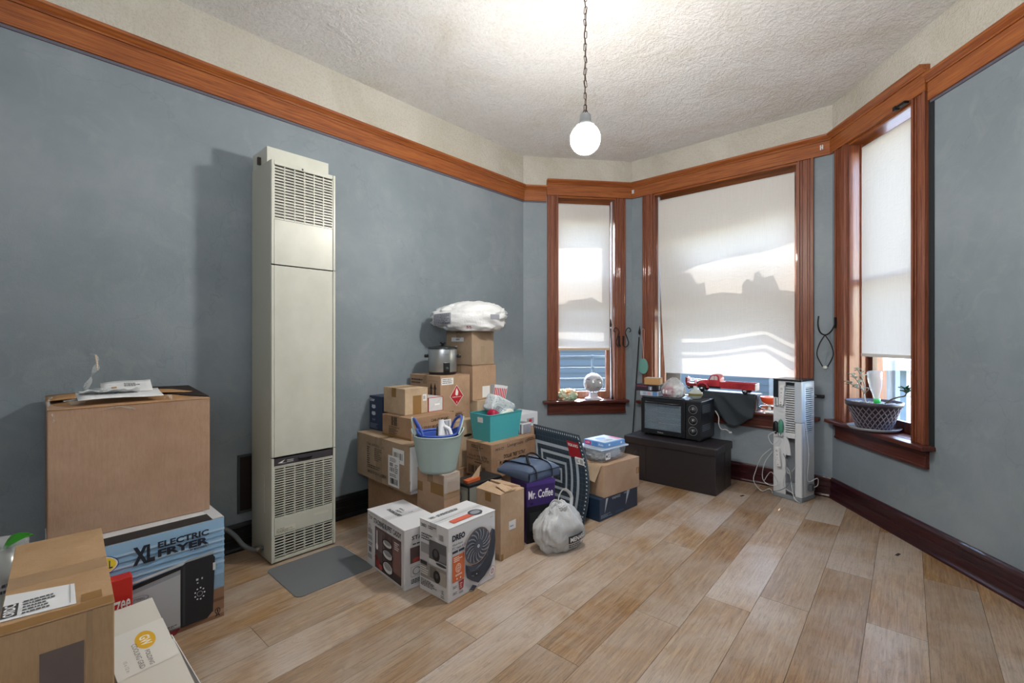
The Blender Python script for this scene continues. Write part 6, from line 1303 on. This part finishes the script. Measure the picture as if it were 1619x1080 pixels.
for p, lab in (((1.76, 3.52), 'small dark scrap on the floor in front of the wide window'), ((2.145, 2.56), 'small dark leaf scrap on the floor near the right baseboard')):
    t = thing('floor_scrap', lab, 'scrap', (p[0], p[1], .001), .6); MB().hexa([(-.022, -.006, 0), (.022, -.008, 0), (.024, .006, 0), (-.02, .008, 0)], [(-.018, -.004, .003), (.018, -.005, .002), (.02, .004, .002), (-.016, .005, .003)]).obj('scrap_flake', mat('scrap_dark', '#2c2119', .8), t)

# ------------------------------------------------------------------ outdoors
MB().box((-25, 3, -1.1), (25, 30, -1.0)).obj('exterior_ground', mat('outside_ground', '#3f423e', .9))['kind'] = 'structure'
SID = mat('pale_siding', '#5b6873', .7)
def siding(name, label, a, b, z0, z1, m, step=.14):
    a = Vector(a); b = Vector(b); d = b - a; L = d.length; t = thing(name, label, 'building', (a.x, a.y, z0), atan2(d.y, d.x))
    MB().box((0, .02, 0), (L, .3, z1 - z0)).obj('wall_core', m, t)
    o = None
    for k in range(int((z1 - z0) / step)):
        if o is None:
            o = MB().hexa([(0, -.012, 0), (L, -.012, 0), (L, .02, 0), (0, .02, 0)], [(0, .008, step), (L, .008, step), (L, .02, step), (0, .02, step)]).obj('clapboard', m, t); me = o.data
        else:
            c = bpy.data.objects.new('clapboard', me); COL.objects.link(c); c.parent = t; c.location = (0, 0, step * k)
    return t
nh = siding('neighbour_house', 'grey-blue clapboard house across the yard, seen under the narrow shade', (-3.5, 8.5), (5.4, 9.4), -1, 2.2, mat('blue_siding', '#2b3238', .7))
MB().box((2.2, -.03, 1.0), (3.6, .0, 1.75)).obj('window_pane', mat('dark_pane', '#2b343d', .1), nh); mb = MB(); mb.box((2.1, -.05, .9), (3.7, -.01, 1.0)); mb.box((2.1, -.05, 1.75), (3.7, -.01, 1.85)); mb.box((2.1, -.05, 1.0), (2.2, -.01, 1.75)); mb.box((3.6, -.05, 1.0), (3.7, -.01, 1.75)); mb.obj('window_trim', WHITE, nh)
# metal rack outside window_1
RK = mat('galvanised', '#59646a', .5)
t = thing('metal_railing', 'galvanised railing just outside the narrow window', 'railing', wl(1, .25, .55, .0), r1)
for x in (.0, .62, .80): MB().box((x - .012, -.012, -.6), (x + .012, .012, 1.02)).obj('post', RK, t)
for z in (.52, .64, .76, .88, 1.0): MB().box((-.1, -.01, z - (.012 if z > .95 else .006)), (1.0, .01, z + (.012 if z > .95 else .006))).obj('rail', RK, t)
MB().sweep([(-.1, 0, .95), (.2, 0, 1.3)], .01, 6).obj('brace', RK, t)
# unseen sun blockers added outside windows 1 and 2, shaped to shadow the shades
BLOCKER = mat('blocker_sheet', '#7d7f78', .8)
def band(mb, pts, y):      # pts: (s, z_low, z_high) along the wall
    n = len(pts); vs = []
    for x, a, b in pts: vs += [(x, y - .002, a), (x, y - .002, b), (x, y + .002, b), (x, y + .002, a)]
    mb.add(vs, [(4 * k + q, 4 * k + 4 + q, 4 * k + 4 + (q + 1) % 4, 4 * k + (q + 1) % 4) for k in range(n - 1) for q in range(4)])
def sun_blocker(i, label, top, strip, bars, side, x0, x1, y):
    e = WL[i][0]; t = thing('window_awning', label, 'awning', e.location, e.rotation_euler.z)
    mb = MB(); band(mb, top, y); mb.obj('upper_blocker', BLOCKER, t); mb = MB(); band(mb, strip, y); mb.obj('ragged_blocker', BLOCKER, t)
    for b in bars: mb = MB(); band(mb, b, y); mb.obj('blocker_slat', BLOCKER, t)
    if side: MB().box((side[0], y - .003, .55), (side[1], y + .003, 2.7)).obj('side_panel', BLOCKER, t)
    for x in (x0 - .012, x1): MB().box((x, y - .01, .55), (x + .012, y + .01, 2.72)).obj('post', BLOCKER, t)
Ss, Sz = -.102, .289
def onshade(px, py, i=2, out=.055):
    o = wl(i, 0, out, 0); d = wall_geo(i)[1]; r = (px - 809.5) / 728
    s = (o.x - r * o.y) / (r * d.y - d.x); Y = o.y + s * d.y; return s, 1.2 + (536 - py) / 728 * Y
def Z2(px, py): s, z = onshade(px, py); return s + Ss, z + Sz
up = [Z2(*p) for p in ((1076, 433), (1100, 420), (1150, 408), (1200, 400), (1230, 392), (1262, 380), (1300, 365))]
rag = [Z2(*p) for p in ((1050, 436), (1079.5, 431), (1093, 433), (1101, 449), (1113.5, 446), (1117, 466), (1140, 462), (1173.5, 465), (1169, 449), (1180, 442), (1192, 445), (1193, 433), (1200, 430), (1208, 440), (1223, 436), (1233, 459), (1262, 461), (1300, 455))]
rag = [rag[0]] + [p for k, p in enumerate(rag[1:]) ]
for k in range(1, len(rag)):
    if rag[k][0] <= rag[k - 1][0]: rag[k] = (rag[k - 1][0] + .001, rag[k][1])
def low(pxs): return [Z2(*p) for p in pxs]
def ribbon(top_, bot_): 
    n = 14; a = low(top_); b = low(bot_); x0 = a[0][0]; x1 = a[-1][0]; out = []
    def at(q, x):
        for (p, r_) in zip(q, q[1:]):
            if x <= r_[0] or r_ is q[-1]: return p[1] + (r_[1] - p[1]) * (x - p[0]) / max(r_[0] - p[0], 1e-6)
    for k in range(n + 1): x = x0 + (x1 - x0) * k / n; out.append((x, at(b, x), at(a, x)))
    return out
s1t = ((1050, 545), (1078, 536), (1150, 532), (1213, 522), (1235, 536), (1290, 560))      # lower edge of the strip = upper edge of the first stripe
lo1 = low(s1t)
def at1(x):
    for p, q in zip(lo1, lo1[1:]):
        if x <= q[0]: return p[1] + (q[1] - p[1]) * (x - p[0]) / max(q[0] - p[0], 1e-6)
    return lo1[-1][1]
sun_blocker(2, 'sun awning with a ragged strip and slats hung outside the wide window', [(.05, up[0][1], 2.72)] + [(x, z, 2.72) for x, z in up], [(x, at1(x), z) for x, z in rag],
      [ribbon(((1050, 546), (1078, 543), (1150, 538), (1213, 529), (1235, 543), (1290, 567)), ((1050, 560), (1078, 557), (1150, 553), (1213, 545), (1235, 556), (1290, 580))),
       ribbon(((1050, 566), (1078, 562), (1150, 558), (1213, 551), (1235, 564), (1290, 590)), ((1050, 570), (1078, 567), (1150, 562), (1213, 556), (1240, 578), (1290, 606)))], (.05, Z2(1078, 500)[0]), .04, 1.50, .275)
def Z1_(px, py): s, z = onshade(px, py, 1); return s + .104, z + .289
t1 = [Z1_(*p) for p in ((883, 392), (952, 392), (1000, 392))]; r1_ = [Z1_(*p) for p in ((870, 483), (896, 483), (897, 476), (925, 473), (935, 470), (952, 480), (1000, 478))]
sl = lambda a, b: [(Z1_(870, a)[0], Z1_(870, b)[1], Z1_(870, a)[1]), (Z1_(1000, a + 8)[0], Z1_(1000, b + 8)[1], Z1_(1000, a + 8)[1])]
sun_blocker(1, 'sun awning with a torn strip and slats hung outside the narrow window', [(.25, t1[0][1], 2.72)] + [(x, z, 2.72) for x, z in t1], [(x, Z1_(900, 525)[1], z) for x, z in r1_], [sl(535, 546)], None, .22, 1.14, .275)
# yard seen through the plant window
t = thing('white_shed', 'pale weatherboard shed with a white eave beyond the plant window', 'building', (5.25, 6.0, -1))
for k in range(15): MB().box((0, 0, .12 * k), (2.4, .05, .12 * k + .11)).obj('weatherboard', SID, t)
MB().box((0, .05, 0), (2.4, 1.2, 1.8)).obj('wall_core', SID, t); MB().box((-.28, -.25, 1.8), (2.6, 1.3, 1.93)).obj('eave', WHITE, t); MB().box((-.06, -.03, 0), (.06, .06, 1.8)).obj('corner_post', WHITE, t)
t = thing('weathered_fence', 'weathered grey board fence close outside the plant window', 'fence', (2.93, 3.9, -1))
FB_ = wood('weathered_board', '#33393d', '#4b5257', '#686f73', (30, 30, 2), .8)
for k in range(3): MB().box((k * .10, 0, 0), (k * .10 + .094, .02, 2.9)).obj('board', FB_, t)
MB().box((.30, -.02, 0), (.34, .05, 3.0)).obj('post', mat('fence_post', '#6f767b', .7), t)
t = thing('garden_tree', 'leafy green tree between the fence and the pale shed', 'tree', (7.9, 8.9, -1))
MB().sweep([(0, 0, 0), (.1, 0, 1.0), (.0, .1, 1.6)], [.12, .09, .05], 10).obj('trunk', mat('bark', '#5c5347', .9), t)
mb = MB(); r = random.Random(12)
for k in range(3200):
    a = r.random() * 2 * pi; el = r.uniform(-1.4, 1.5); d = 1.5 * r.random() ** .4; c = Vector((d * cos(a) * cos(el), d * sin(a) * cos(el), 1.7 + d * 1.1 * sin(el))); n = Vector((r.uniform(-1, 1), r.uniform(-1, 1), r.uniform(-1, 1))).normalized(); x = n.orthogonal().normalized() * .08; y = n.cross(x.normalized()) * .04
    mb.add([c - x, c - y, c + x, c + y], [(0, 1, 2, 3)])
mb.obj('crown', mat('tree_leaf', '#34552d', .6), t)['kind'] = 'stuff'
